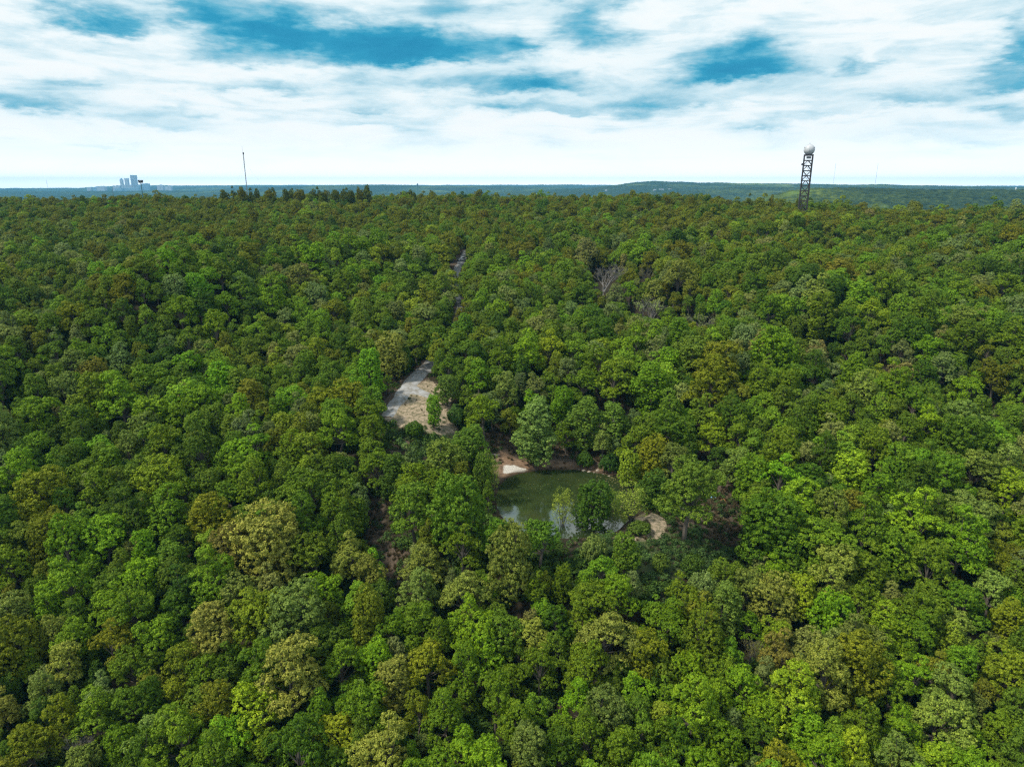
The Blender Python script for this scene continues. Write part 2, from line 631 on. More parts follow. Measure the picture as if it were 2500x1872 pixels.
CLEAR = np.concatenate([pts_in_poly(p, 5.0) for p in CLEAR_PX] + [np.array([[1118., 634], [1124, 632], [1130, 630], [1136, 630], [1124, 640], [1120, 648]])])

# ------------------------------------------------------------------ ground mesh


def axis(lo, hi, flo, fhi, coarse, fine_):
    a = list(np.arange(lo, flo, coarse)) + list(np.arange(flo, fhi, fine_)) + list(np.arange(fhi, hi + coarse, coarse))
    return np.array(a)


gx = axis(-760, 760, -62, 78, 5.5, 0.8)
gy = axis(-60, 960, 84, 232, 5.5, 0.8)
X, Y = np.meshgrid(gx, gy)
Z = gz(X.ravel(), Y.ravel())
xr, yr = X.ravel(), Y.ravel()
nzn = lambda s, k: (vnoise(xr, yr, s, k) - .5)
wob = nzn(6, 11) * 3.0 + nzn(2, 12) * 1.4


def zone(name, soft=2.5):
    out = np.zeros(len(xr))
    m_ = (np.abs(xr) < 110) & (yr > 60) & (yr < 280)
    s = poly_sd(xr[m_], yr[m_], ZW[name])
    out[m_] = sstep(soft, -soft, s + wob[m_])
    return out


SPATH = smooth_line([up(a, b)[:2] for a, b in [(1505, 1312), (1550, 1320), (1592, 1312), (1610, 1290), (1606, 1270), (1580, 1252), (1560, 1268)]])
sand = np.maximum(zone('sand'), sstep(1.7, .4, line_dist(xr, yr, SPATH) + wob * .4))
shore = np.maximum(zone('shore', 1.6) * .7, zone('whiteshore', .8))
white = zone('whiteshore', .8)
brown = np.maximum.reduce([zone('bank', 3) * .9, zone('rightbare', 3), zone('leftbare', 3)])
green = np.maximum.reduce([zone('grass1', 4), zone('grass2', 4), zone('grass3', 4)])
dr = np.minimum(line_dist(xr, yr, ROADW), line_dist(xr, yr, TRACK))
verge = sstep(5.0, 2.6, dr + wob * .5)
sdp = poly_sd(xr, yr, POND)
wet = sstep(1.8, 0.0, sdp)
ncols, nrows = len(gx), len(gy)
ii = np.arange((nrows - 1) * (ncols - 1))
r_, c_ = ii // (ncols - 1), ii % (ncols - 1)
q0 = r_ * ncols + c_
quads = np.stack([q0, q0 + 1, q0 + ncols + 1, q0 + ncols], 1)

m_ground, t, out = new_mat('forest_floor')
b = t.node('ShaderNodeBsdfPrincipled')
geo = t.node('ShaderNodeNewGeometry')
P = geo.outputs['Position']


def att(nm):
    return t.node('ShaderNodeAttribute', attribute_type='GEOMETRY', attribute_name=nm).outputs['Fac']


n1 = t.noise(P, .9, 7, .65)
n2 = t.noise(P, 3.5, 6, .7)
n3 = t.noise(P, .18, 4, .5)
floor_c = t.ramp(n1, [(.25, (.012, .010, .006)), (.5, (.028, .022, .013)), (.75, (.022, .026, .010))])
brown_c = t.ramp(n2, [(.25, (.030, .022, .016)), (.5, (.075, .056, .040)), (.68, (.14, .105, .078)), (.85, (.065, .062, .034))])
green_c = t.ramp(n2, [(.25, (.025, .035, .014)), (.5, (.055, .075, .025)), (.72, (.10, .11, .045)), (.9, (.15, .12, .07))])
sand_c = t.ramp(t.m('MULTIPLY_ADD', n1, .6, t.m('MULTIPLY', n2, .4)), [(.36, (.055, .06, .028)), (.46, (.15, .13, .08)), (.56, (.33, .26, .19)), (.75, (.44, .33, .26))])
white_c = t.ramp(n2, [(.3, (.20, .18, .15)), (.5, (.52, .49, .45)), (.8, (.68, .66, .62))])
shore_c = t.ramp(n1, [(.3, (.08, .055, .035)), (.55, (.20, .13, .085)), (.8, (.30, .22, .16))])


def thr(f, k=1.0):   # break the edge of a zone with noise
    return t.m('MULTIPLY', t.m('SUBTRACT', t.m('MULTIPLY_ADD', n2, .55, t.m('MULTIPLY', f, 1.1)), .58), 4.0 * k, clamp=True)


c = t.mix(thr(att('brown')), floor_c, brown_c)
c = t.mix(thr(att('green')), c, green_c)
c = t.mix(thr(att('verge')), c, brown_c)
c = t.mix(thr(att('sand')), c, sand_c)
c = t.mix(thr(att('shore')), c, shore_c)
c = t.mix(thr(att('white')), c, white_c)
c = t.mix(t.m('MULTIPLY', att('wet'), .9), c, (.030, .022, .012))
t.l.new(c, b.inputs['Base Color'])
b.inputs['Roughness'].default_value = .92
b.inputs['Specular IOR Level'].default_value = .15
bp = t.node('ShaderNodeBump')
bp.inputs['Strength'].default_value = .6
bp.inputs['Distance'].default_value = .25
t.l.new(t.noise(P, 2.6, 8, .7), bp.inputs['Height'])
t.l.new(bp.outputs[0], b.inputs['Normal'])
t.l.new(b.outputs[0], out.inputs[0])
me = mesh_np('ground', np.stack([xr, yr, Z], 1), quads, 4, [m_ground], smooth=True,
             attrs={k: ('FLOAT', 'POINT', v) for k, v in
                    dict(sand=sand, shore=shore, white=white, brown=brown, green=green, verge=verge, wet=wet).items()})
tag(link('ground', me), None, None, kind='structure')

# ------------------------------------------------------------------ pond water
m_water, t, out = new_mat('pond_water')
b = t.node('ShaderNodeBsdfPrincipled')
P = t.node('ShaderNodeNewGeometry').outputs['Position']
wc = t.ramp(t.noise(P, .15, 4, .55), [(.3, (.016, .027, .009)), (.6, (.030, .042, .013)), (.85, (.042, .048, .018))])
t.l.new(wc, b.inputs['Base Color'])
b.inputs['Roughness'].default_value = .035
b.inputs['IOR'].default_value = 2.0
b.inputs['Specular IOR Level'].default_value = .7
bp = t.node('ShaderNodeBump')
bp.inputs['Strength'].default_value = .10
bp.inputs['Distance'].default_value = .05
t.l.new(t.noise(P, 2.2, 3, .5), bp.inputs['Height'])
t.l.new(bp.outputs[0], b.inputs['Normal'])
t.l.new(b.outputs[0], out.inputs[0])
pn = len(POND)
outp = PC + (POND - PC) * 1.03
pv = [(PC[0], PC[1], POND_Z)] + [(p[0], p[1], POND_Z) for p in outp]
mw = bpy.data.meshes.new('pond_water')
mw.from_pydata(pv, [], [(0, i + 1, (i + 1) % pn + 1) for i in range(pn)])
mw.materials.append(m_water)
tag(link('pond_water', mw), None, None, kind='structure')

# ------------------------------------------------------------------ gravel road
m_road, t, out = new_mat('pale_gravel')
b = t.node('ShaderNodeBsdfPrincipled')
P = t.node('ShaderNodeNewGeometry').outputs['Position']
a1 = t.noise(P, .8, 6, .6)
a2 = t.noise(P, 5.0, 6, .75)
rc = t.ramp(t.m('MULTIPLY_ADD', a1, .55, t.m('MULTIPLY', a2, .45)), [(.36, (.09, .08, .055)), (.46, (.20, .19, .175)), (.56, (.28, .285, .30)), (.72, (.38, .395, .42))])
t.l.new(rc, b.inputs['Base Color'])
b.inputs['Roughness'].default_value = .9
bp = t.node('ShaderNodeBump')
bp.inputs['Strength'].default_value = .5
bp.inputs['Distance'].default_value = .1
t.l.new(a2, bp.inputs['Height'])
t.l.new(bp.outputs[0], b.inputs['Normal'])
t.l.new(b.outputs[0], out.inputs[0])


def strip(name, pts, widths, off, mat):
    pts = np.asarray(pts)
    seg = np.hypot(*np.diff(pts, axis=0).T)
    s = np.concatenate([[0], np.cumsum(seg)])
    n = int(s[-1] / 1.0) + 2
    ss = np.linspace(0, s[-1], n)
    px_, py_ = np.interp(ss, s, pts[:, 0]), np.interp(ss, s, pts[:, 1])
    ww = np.interp(ss / s[-1], np.linspace(0, 1, len(widths)), widths)
    tx, ty = np.gradient(px_), np.gradient(py_)
    L = np.hypot(tx, ty)
    nx, ny = -ty / L, tx / L
    K = 7
    V = []
    for k in range(K):
        u = (k / (K - 1) - .5)
        e = (vnoise(ss, ss * 0 + k * 3, 2.3, 3) - .5) * .9 if k in (0, K - 1) else 0
        V.append(np.stack([px_ + nx * (ww * u + e), py_ + ny * (ww * u + e)], 1))
    V = np.stack(V, 1).reshape(-1, 2)
    z = gz(V[:, 0], V[:, 1]) + off
    z = z.reshape(-1, K)
    z[:, 1:-1] += .05
    z[:, 0] -= .12
    z[:, -1] -= .12
    F = [(i * K + k, i * K + k + 1, (i + 1) * K + k + 1, (i + 1) * K + k) for i in range(n - 1) for k in range(K - 1)]
    me_ = mesh_np(name, np.stack([V[:, 0], V[:, 1], z.ravel()], 1), F, 4, [mat], smooth=True)
    return link(name, me_)


tag(strip('gravel_road', ROADW, [4.5, 3.6, 2.2, 2.2, 3.2, 4.4, 5.5, 3.6], .10, m_road), None, None, kind='structure')
tag(strip('gravel_spur', SPUR, [4.5, 3.0, 1.4], .08, m_road), None, None, kind='structure')

# ------------------------------------------------------------------ distant country
naz, nr = 1000, 300
AZ = np.linspace(R(-62), R(62), naz)
RR = np.exp(np.linspace(math.log(930), math.log(15900), nr))
A2, R2 = np.meshgrid(AZ, RR)
fxx, fyy = (R2 * np.sin(A2)).ravel(), (R2 * np.cos(A2)).ravel()


def sil(depth, pts, wob_amp, wob_scale, seed):
    """crest height over the whole width for a ridge at that depth"""
    xs = np.array([(p[0] - 1250) * .96 * depth / FPX for p in pts])
    zs = np.array([CAM_Z + (HOR - p[1]) * depth / 1808.0 for p in pts])

    def f(x, y):
        xx = x * depth / np.maximum(y, 100)
        w = np.interp(xx, xs, zs)
        return w + (vnoise(xx, xx * 0 + seed, wob_scale, seed) - .5) * wob_amp
    return f


RIDGES = [
    (14300, 900, sil(14300, [(-900, 453), (500, 452.5), (760, 450.5), (1000, 451.5), (1250, 450.5), (1600, 451.5), (2600, 453), (3400, 453)], 16, 1300, 31)),
    (11900, 500, sil(11900, [(-900, 460), (300, 460), (560, 457), (800, 454), (1100, 453.5), (1400, 453), (1700, 452), (2500, 454), (3400, 455)], 10, 700, 32)),
    (8600, 900, sil(8600, [(-900, 468), (480, 466), (600, 459), (760, 454.5), (900, 453), (1060, 454.5), (1200, 455), (1330, 457), (1480, 461), (1700, 466), (3400, 466)], 7, 330, 33)),
    (7000, 1100, sil(7000, [(-900, 490), (1200, 470), (1400, 461), (1500, 454), (1555, 445.5), (1600, 443), (1670, 444.5), (1705, 447), (1750, 446), (1810, 448.5), (1950, 449), (2200, 452), (2500, 457), (3400, 458)], 5, 260, 34)),
    (5200, 500, sil(5200, [(-900, 500), (1300, 490), (1500, 474), (1650, 468), (1800, 458), (2000, 457), (2300, 458), (2600, 462), (3400, 464)], 4, 200, 36)),
    (2600, 420, sil(2600, [(-900, 700), (1600, 560), (1800, 500), (1880, 478), (1930, 464), (1990, 457.5), (2080, 459), (2250, 462), (2400, 464), (2600, 468), (3400, 474)], 3, 90, 35)),
]
fz = gz(fxx, np.maximum(fyy, 0)) * (R2.ravel() < 1600)
fz = np.maximum(fz, 0)
rr_ = fyy
for D, W, f in RIDGES:
    zr = f(fxx, fyy)
    k = np.exp(-((rr_ - D) / W) ** 2)
    fz = np.maximum(fz, np.maximum(zr, 0) * k)
fz += (vnoise(fxx, fyy, 24, 41) - .5) * 7 + (vnoise(fxx, fyy, 260, 42) - .5) * 12 * sstep(1500, 4000, R2.ravel())
fz[R2.ravel() < 1000] -= 3
ii = np.arange((nr - 1) * (naz - 1))
r_, c_ = ii // (naz - 1), ii % (naz - 1)
q0 = r_ * naz + c_
fq = np.stack([q0, q0 + 1, q0 + naz + 1, q0 + naz], 1)
m_far, t, out = new_mat('distant_woodland')
b = t.node('ShaderNodeBsdfPrincipled')
P = t.node('ShaderNodeNewGeometry').outputs['Position']
f1 = t.noise(P, .045, 6, .75)
f2 = t.noise(P, .0022, 4, .6)
f3 = t.noise(P, .0016, 4, .6)
woods = t.ramp(f1, [(.35, (.006, .010, .004)), (.5, (.024, .038, .008)), (.65, (.065, .085, .014))])  # darkened greens: the canopy's self-shadow is put into the colour of this plain surface
field = t.ramp(t.noise(P, .01, 3, .5), [(.4, (.06, .095, .02)), (.7, (.12, .14, .05))])
c = t.mix(t.m('MULTIPLY', t.m('SUBTRACT', f2, .60), 10, clamp=True), woods, field)
sepf = t.node('ShaderNodeSeparateXYZ')
t.put(sepf.inputs[0], P)
c = t.mix(t.m('MULTIPLY', t.m('SUBTRACT', f3, .48), 6, clamp=True), c, t.mix(1.0, c, (2.3, 2.1, 1.3), 'MULTIPLY'))
t.l.new(c, b.inputs['Base Color'])
b.inputs['Roughness'].default_value = 1
b.inputs['Specular IOR Level'].default_value = 0
t.l.new(b.outputs[0], out.inputs[0])
me = mesh_np('distant_hills', np.stack([fxx, fyy, fz], 1), fq, 4, [m_far], smooth=True)
tag(link('distant_hills', me), None, None, kind='structure')

# ------------------------------------------------------------------ haze
m_haze, t, out = new_mat('haze')
pvn = t.node('ShaderNodeVolumePrincipled')
pvn.inputs['Color'].default_value = (.17, .54, .92, 1)
pvn.inputs['Density'].default_value = 6.0e-5
pvn.inputs['Anisotropy'].default_value = 0.0
t.l.new(pvn.outputs[0], out.inputs['Volume'])
hz = MB().box((0, 7500, 122), (44000, 17000, 266)).build('haze', m_haze)
tag(hz, None, None, kind='stuff')


# ------------------------------------------------------------------ trees: prototypes
def leaves_from(pu, pd, per, pr, ls, rnd_seed, upb=.25, flat=.35):
    """pu: puff centres, pd: outward directions -> leaf quads"""
    g = np.random.default_rng(rnd_seed)
    n = len(pu)
    c0 = np.repeat(pu, per, 0)
    d0 = np.repeat(pd, per, 0)
    u = g.normal(size=(n * per, 3))
    u /= np.linalg.norm(u, axis=1)[:, None]
    flip = (np.sum(u * d0, 1) < 0) & (g.random(n * per) < .7)
    u[flip] *= -1
    rad = np.repeat(pr if hasattr(pr, '__len__') else np.full(n, pr), per)
    c = c0 + u * (rad * g.random(n * per) ** .33)[:, None] * np.array([1, 1, .8])
    nn = u * .95 + d0 * .35 + g.normal(size=u.shape) * flat + np.array([0, 0, upb])
    nn /= np.linalg.norm(nn, axis=1)[:, None]
    t1 = np.cross(nn, g.normal(size=nn.shape))
    t1 /= np.linalg.norm(t1, axis=1)[:, None] + 1e-9
    t2 = np.cross(nn, t1)
    s = ls * (.7 + .6 * g.random(n * per))[:, None]
    v = np.stack([c - t1 * s, c - t2 * s * .62, c + t1 * s, c + t2 * s * .62], 1).reshape(-1, 3)
    f = np.arange(n * per * 4).reshape(-1, 4)
    pr_ = np.repeat(g.random(n), per)
    rv = pr_ * .5 + g.random(n * per) * .5
    return v, f, rv


def make_crown(seed, H=11.0, Rr=4.2, kind='oak'):
    g = np.random.default_rng(seed)
    lobes = []
    if kind == 'oak':
        zc, rz_ = H * .66, H * .27
        nl = int(g.integers(15, 22))
        el_a, el_k = g.random() * 3.14, .72 + .25 * g.random()
        ox_, oy_ = g.normal(0, .12, 2) * Rr
        for i in range(nl):
            a = i * 2.399 + g.normal(0, .45)
            k = math.sqrt((i + .5) / nl)
            rad = Rr * .74 * k * (0.70 + .52 * g.random())
            z = zc + rz_ * (1 - k * k) * .85 - rz_ * .55 * k + g.normal(0, 1.0)
            r0 = Rr * (.19 + .17 * g.random() ** 1.3)
            cx_, cy_ = math.cos(a) * rad, math.sin(a) * rad
            p_ = cx_ * math.cos(el_a) + cy_ * math.sin(el_a)
            cx_ -= p_ * (1 - el_k) * math.cos(el_a)
            cy_ -= p_ * (1 - el_k) * math.sin(el_a)
            lobes.append((cx_ + ox_, cy_ + oy_, z, r0, r0 * .85))
        for i in range(int(g.integers(4, 7))):
            a = g.random() * 6.28
            lobes.append((math.cos(a) * Rr * .62, math.sin(a) * Rr * .62, zc - rz_ * (.7 + .5 * g.random()), Rr * .27, Rr * .22))
        npf, per, pr, ls = 74, 24, .31, .115
    elif kind == 'column':
        nl = 24
        for i in range(nl):
            h = .13 + .80 * (i + .5) / nl
            w = math.sin(min(1, h * 1.02) * math.pi) ** .55
            a = i * 2.399 + g.random()
            rad = Rr * .72 * w * (.35 + .75 * g.random())
            r0 = Rr * (.26 + .24 * g.random()) * (.55 + .45 * w)
            lobes.append((math.cos(a) * rad, math.sin(a) * rad, H * h, r0, r0 * 1.05))
        npf, per, pr, ls = 54, 24, .30, .11
    elif kind == 'round':          # dense crown down to the ground
        nl = 26
        for i in range(nl):
            h = .20 + .68 * (i + .5) / nl
            w = math.sin((.18 + .80 * h) * math.pi) ** .6
            a = i * 2.399 + g.random()
            rad = Rr * .66 * w * (.55 + .55 * g.random())
            r0 = Rr * (.22 + .2 * g.random())
            lobes.append((math.cos(a) * rad, math.sin(a) * rad, H * h, r0, r0))
        npf, per, pr, ls = 60, 24, .28, .105
    elif kind == 'willow':         # thin, see-through
        nl = 13
        for i in range(nl):
            h = .35 + .58 * (i + .5) / nl
            w = math.sin((.1 + .8 * h) * math.pi) ** .6
            a = i * 2.399 + g.random()
            rad = Rr * .62 * w * (.5 + .6 * g.random())
            r0 = Rr * .34
            lobes.append((math.cos(a) * rad, math.sin(a) * rad, H * h, r0, r0 * 1.5))
        npf, per, pr, ls = 30, 11, .42, .10
    elif kind == 'bush':
        nl = 9
        for i in range(nl):
            a = i * 2.399
            k = math.sqrt((i + .5) / nl)
            r0 = Rr * (.34 + .14 * g.random())
            lobes.append((math.cos(a) * Rr * .62 * k, math.sin(a) * Rr * .62 * k, H * (.62 - .3 * k) + g.random() * .1 * H, r0, r0 * .9))
        npf, per, pr, ls = 36, 15, .26, .10
    lobes = np.array(lobes)
    PU, PD = [], []
    for i, L in enumerate(lobes):
        n = int(npf * (L[3] / (Rr * .36)) ** 1.5 * (1.4 if kind != 'willow' else 1))
        u = g.normal(size=(n, 3))
        u /= np.linalg.norm(u, axis=1)[:, None]
        lowc = -.35 if kind in ('oak',) else -.75
        u = u[u[:, 2] > lowc]
        n = len(u)
        p = L[:3] + u * np.array([L[3], L[3], L[4]]) * (.74 + .46 * g.random(n))[:, None]
        keep = np.ones(n, bool)
        for j, K in enumerate(lobes):
            if j == i:
                continue
            q = (p - K[:3]) / np.array([K[3], K[3], K[4]])
            keep &= (np.linalg.norm(q, axis=1) > .80) | (g.random(n) < .12)
        PU.append(p[keep])
        PD.append(u[keep])
    PU, PD = np.concatenate(PU), np.concatenate(PD)
    pr_arr = pr * (.7 + .6 * g.random(len(PU)))
    v, f, rv = leaves_from(PU, PD, per, pr_arr, ls, seed + 500)
    return v, f, rv, lobes


def make_wood(seed, lobes, H, kind):
    g = random.Random(seed)
    mb = MB()
    n = 5
    fork = H * (.34 if kind in ('oak', 'willow') else .22)
    r0 = {'oak': .26, 'column': .24, 'round': .24, 'willow': .10, 'bush': .07, 'bare': .2}[kind]
    if kind == 'willow':
        for L in lobes:
            mb.tube([(g.uniform(-.25, .25), g.uniform(-.25, .25), -.4), (L[0] * .35, L[1] * .35, L[2] * .45), (L[0], L[1], L[2] + L[4] * .5)], [r0 * .8, r0 * .5, .02], n)
        return mb
    if kind == 'bush':
        for L in lobes[:6]:
            mb.tube([(0, 0, -.3), (L[0] * .6, L[1] * .6, L[2] * .6), (L[0], L[1], L[2])], [r0, r0 * .6, .02], 4)
        return mb
    top = H * (.86 if kind in ('column', 'round') else .70)
    jx, jy = g.uniform(-.5, .5), g.uniform(-.5, .5)
    mb.tube([(0, 0, -.8), (jx * .3, jy * .3, fork * .6), (jx, jy, fork), (jx * 1.4, jy * 1.2, top * .8), (jx, jy, top)], [r0 * 1.25, r0, r0 * .85, r0 * .5, .05], 7)
    for i, L in enumerate(lobes):
        if kind in ('oak',) or i % 2 == 0:
            zs = fork + (L[2] - fork) * g.uniform(.0, .45)
            mx = (L[0] * .45 + jx * .5, L[1] * .45 + jy * .5, zs + (L[2] - zs) * .45 + .2)
            mb.tube([(jx, jy, min(zs, top * .9)), mx, (L[0] * .96, L[1] * .96, L[2] + L[4] * .35)], [r0 * .42, r0 * .26, .03], n)
    return mb


def bare_tree(seed, H, Rr):
    g = random.Random(seed)
    mb = MB()

    def grow(p, d, L, r_, lvl):
        q = p + d * L
        m_ = p + d * L * .5 + Vector((g.uniform(-1, 1), g.uniform(-1, 1), g.uniform(-.3, .5))) * L * .08
        mb.tube([p, m_, q], [r_, r_ * .8, r_ * .6], 4 if lvl > 1 else 6, cap=lvl == 0)
        if lvl >= 5:
            return
        for k in range(4 if lvl < 2 else 3):
            a = g.uniform(0, 6.28)
            sp = g.uniform(.35, .75)
            nd = (d + Vector((math.cos(a), math.sin(a), g.uniform(-.05, .4))) * sp).normalized()
            grow(p + d * L * g.uniform(.55, 1.0), nd, L * g.uniform(.58, .80), r_ * .52, lvl + 1)
    grow(Vector((0, 0, -.5)), Vector((.03, .02, 1)).normalized(), H * .32, .13, 0)
    vs = np.array(mb.v)
    k = np.array([Rr / max(1e-3, np.abs(vs[:, 0]).max()), Rr / max(1e-3, np.abs(vs[:, 1]).max()), H / vs[:, 2].max()])
    mb.v = [tuple(p) for p in vs * k]
    return mb


PROTO = {}   # kind -> list of (crown_mesh, wood_mesh, H, R)
DIM = {'oak': (11.0, 4.2), 'column': (13.0, 3.1), 'round': (9.5, 3.6), 'willow': (6.5, 2.6), 'bush': (2.4, 1.7)}
for kind, cnt in (('oak', 10), ('column', 3), ('round', 3), ('willow', 3), ('bush', 3)):
    PROTO[kind] = []
    H0, R0 = DIM[kind]
    for i in range(cnt):
        v, f, rv, lobes = make_crown(100 + i * 13 + len(kind) * 7, H0, R0, kind)
        cm = mesh_np(kind + '_crown', v, f, 4, [M_LEAF], attrs={'rnd': ('FLOAT', 'FACE', rv)})
        wm = make_wood(200 + i, lobes, H0, kind).mesh(kind + '_trunk', M_PALEBARK if kind == 'column' and i == 2 else M_BARK)
        PROTO[kind].append((cm, wm, H0, R0))
        if kind == 'oak' and i == 0:
            print('oak leaves', len(f))
PROTO['bare'] = []
for i in range(3):
    mb = bare_tree(900 + i, 8.0, 3.2)
    tips = np.array(mb.v)
    far_ = tips[np.linalg.norm(tips[:, :2], axis=1) > 1.0]
    g = np.random.default_rng(77 + i)
    pick = far_[g.integers(0, len(far_), 420 if i else 120)]
    pdn = pick - np.array([0, 0, 4.0])
    pdn /= np.linalg.norm(pdn, axis=1)[:, None]
    v, f, rv = leaves_from(pick, pdn, 5, .2, .08, 5 + i)
    cm = mesh_np('bare_crown', v, f, 4, [M_LEAF], attrs={'rnd': ('FLOAT', 'FACE', rv)})
    PROTO['bare'].append((cm, mb.mesh('bare_trunk', simple('grey_twigs', (.16, .15, .145), .9, var=.2)), 8.0, 3.2))

TINTS = {
    'mid green': (.118, .194, .014), 'bright green': (.150, .265, .014), 'yellow-green': (.215, .295, .020),
    'pale olive': (.205, .240, .058), 'olive': (.158, .186, .015), 'dark green': (.066, .124, .010),
    'grey-green': (.155, .215, .060), 'tan': (.225, .225, .062), 'golden olive': (.146, .160, .010), 'rust-brown': (.170, .155, .045),
}
TK = list(TINTS)


def place_tree(name, kind, var, pos, H, Rc, tint, rz=0.0, wood=None):
    lst_ = kind if isinstance(kind, list) else PROTO[kind]
    cm, wm, H0, R0 = lst_[var % len(lst_)]
    e = empty(name, pos, rz)
    e.scale = (Rc / R0, Rc / R0, H / H0)
    c = link('crown', cm, e)
    c['tint'] = [float(tint[0]) * (1.3 if isinstance(kind, str) and tint[0] < .12 else 1), float(tint[1]) * (1.08 if isinstance(kind, str) else 1), float(tint[2]) * .6]
    w = link('trunk', wm, e)
    return e


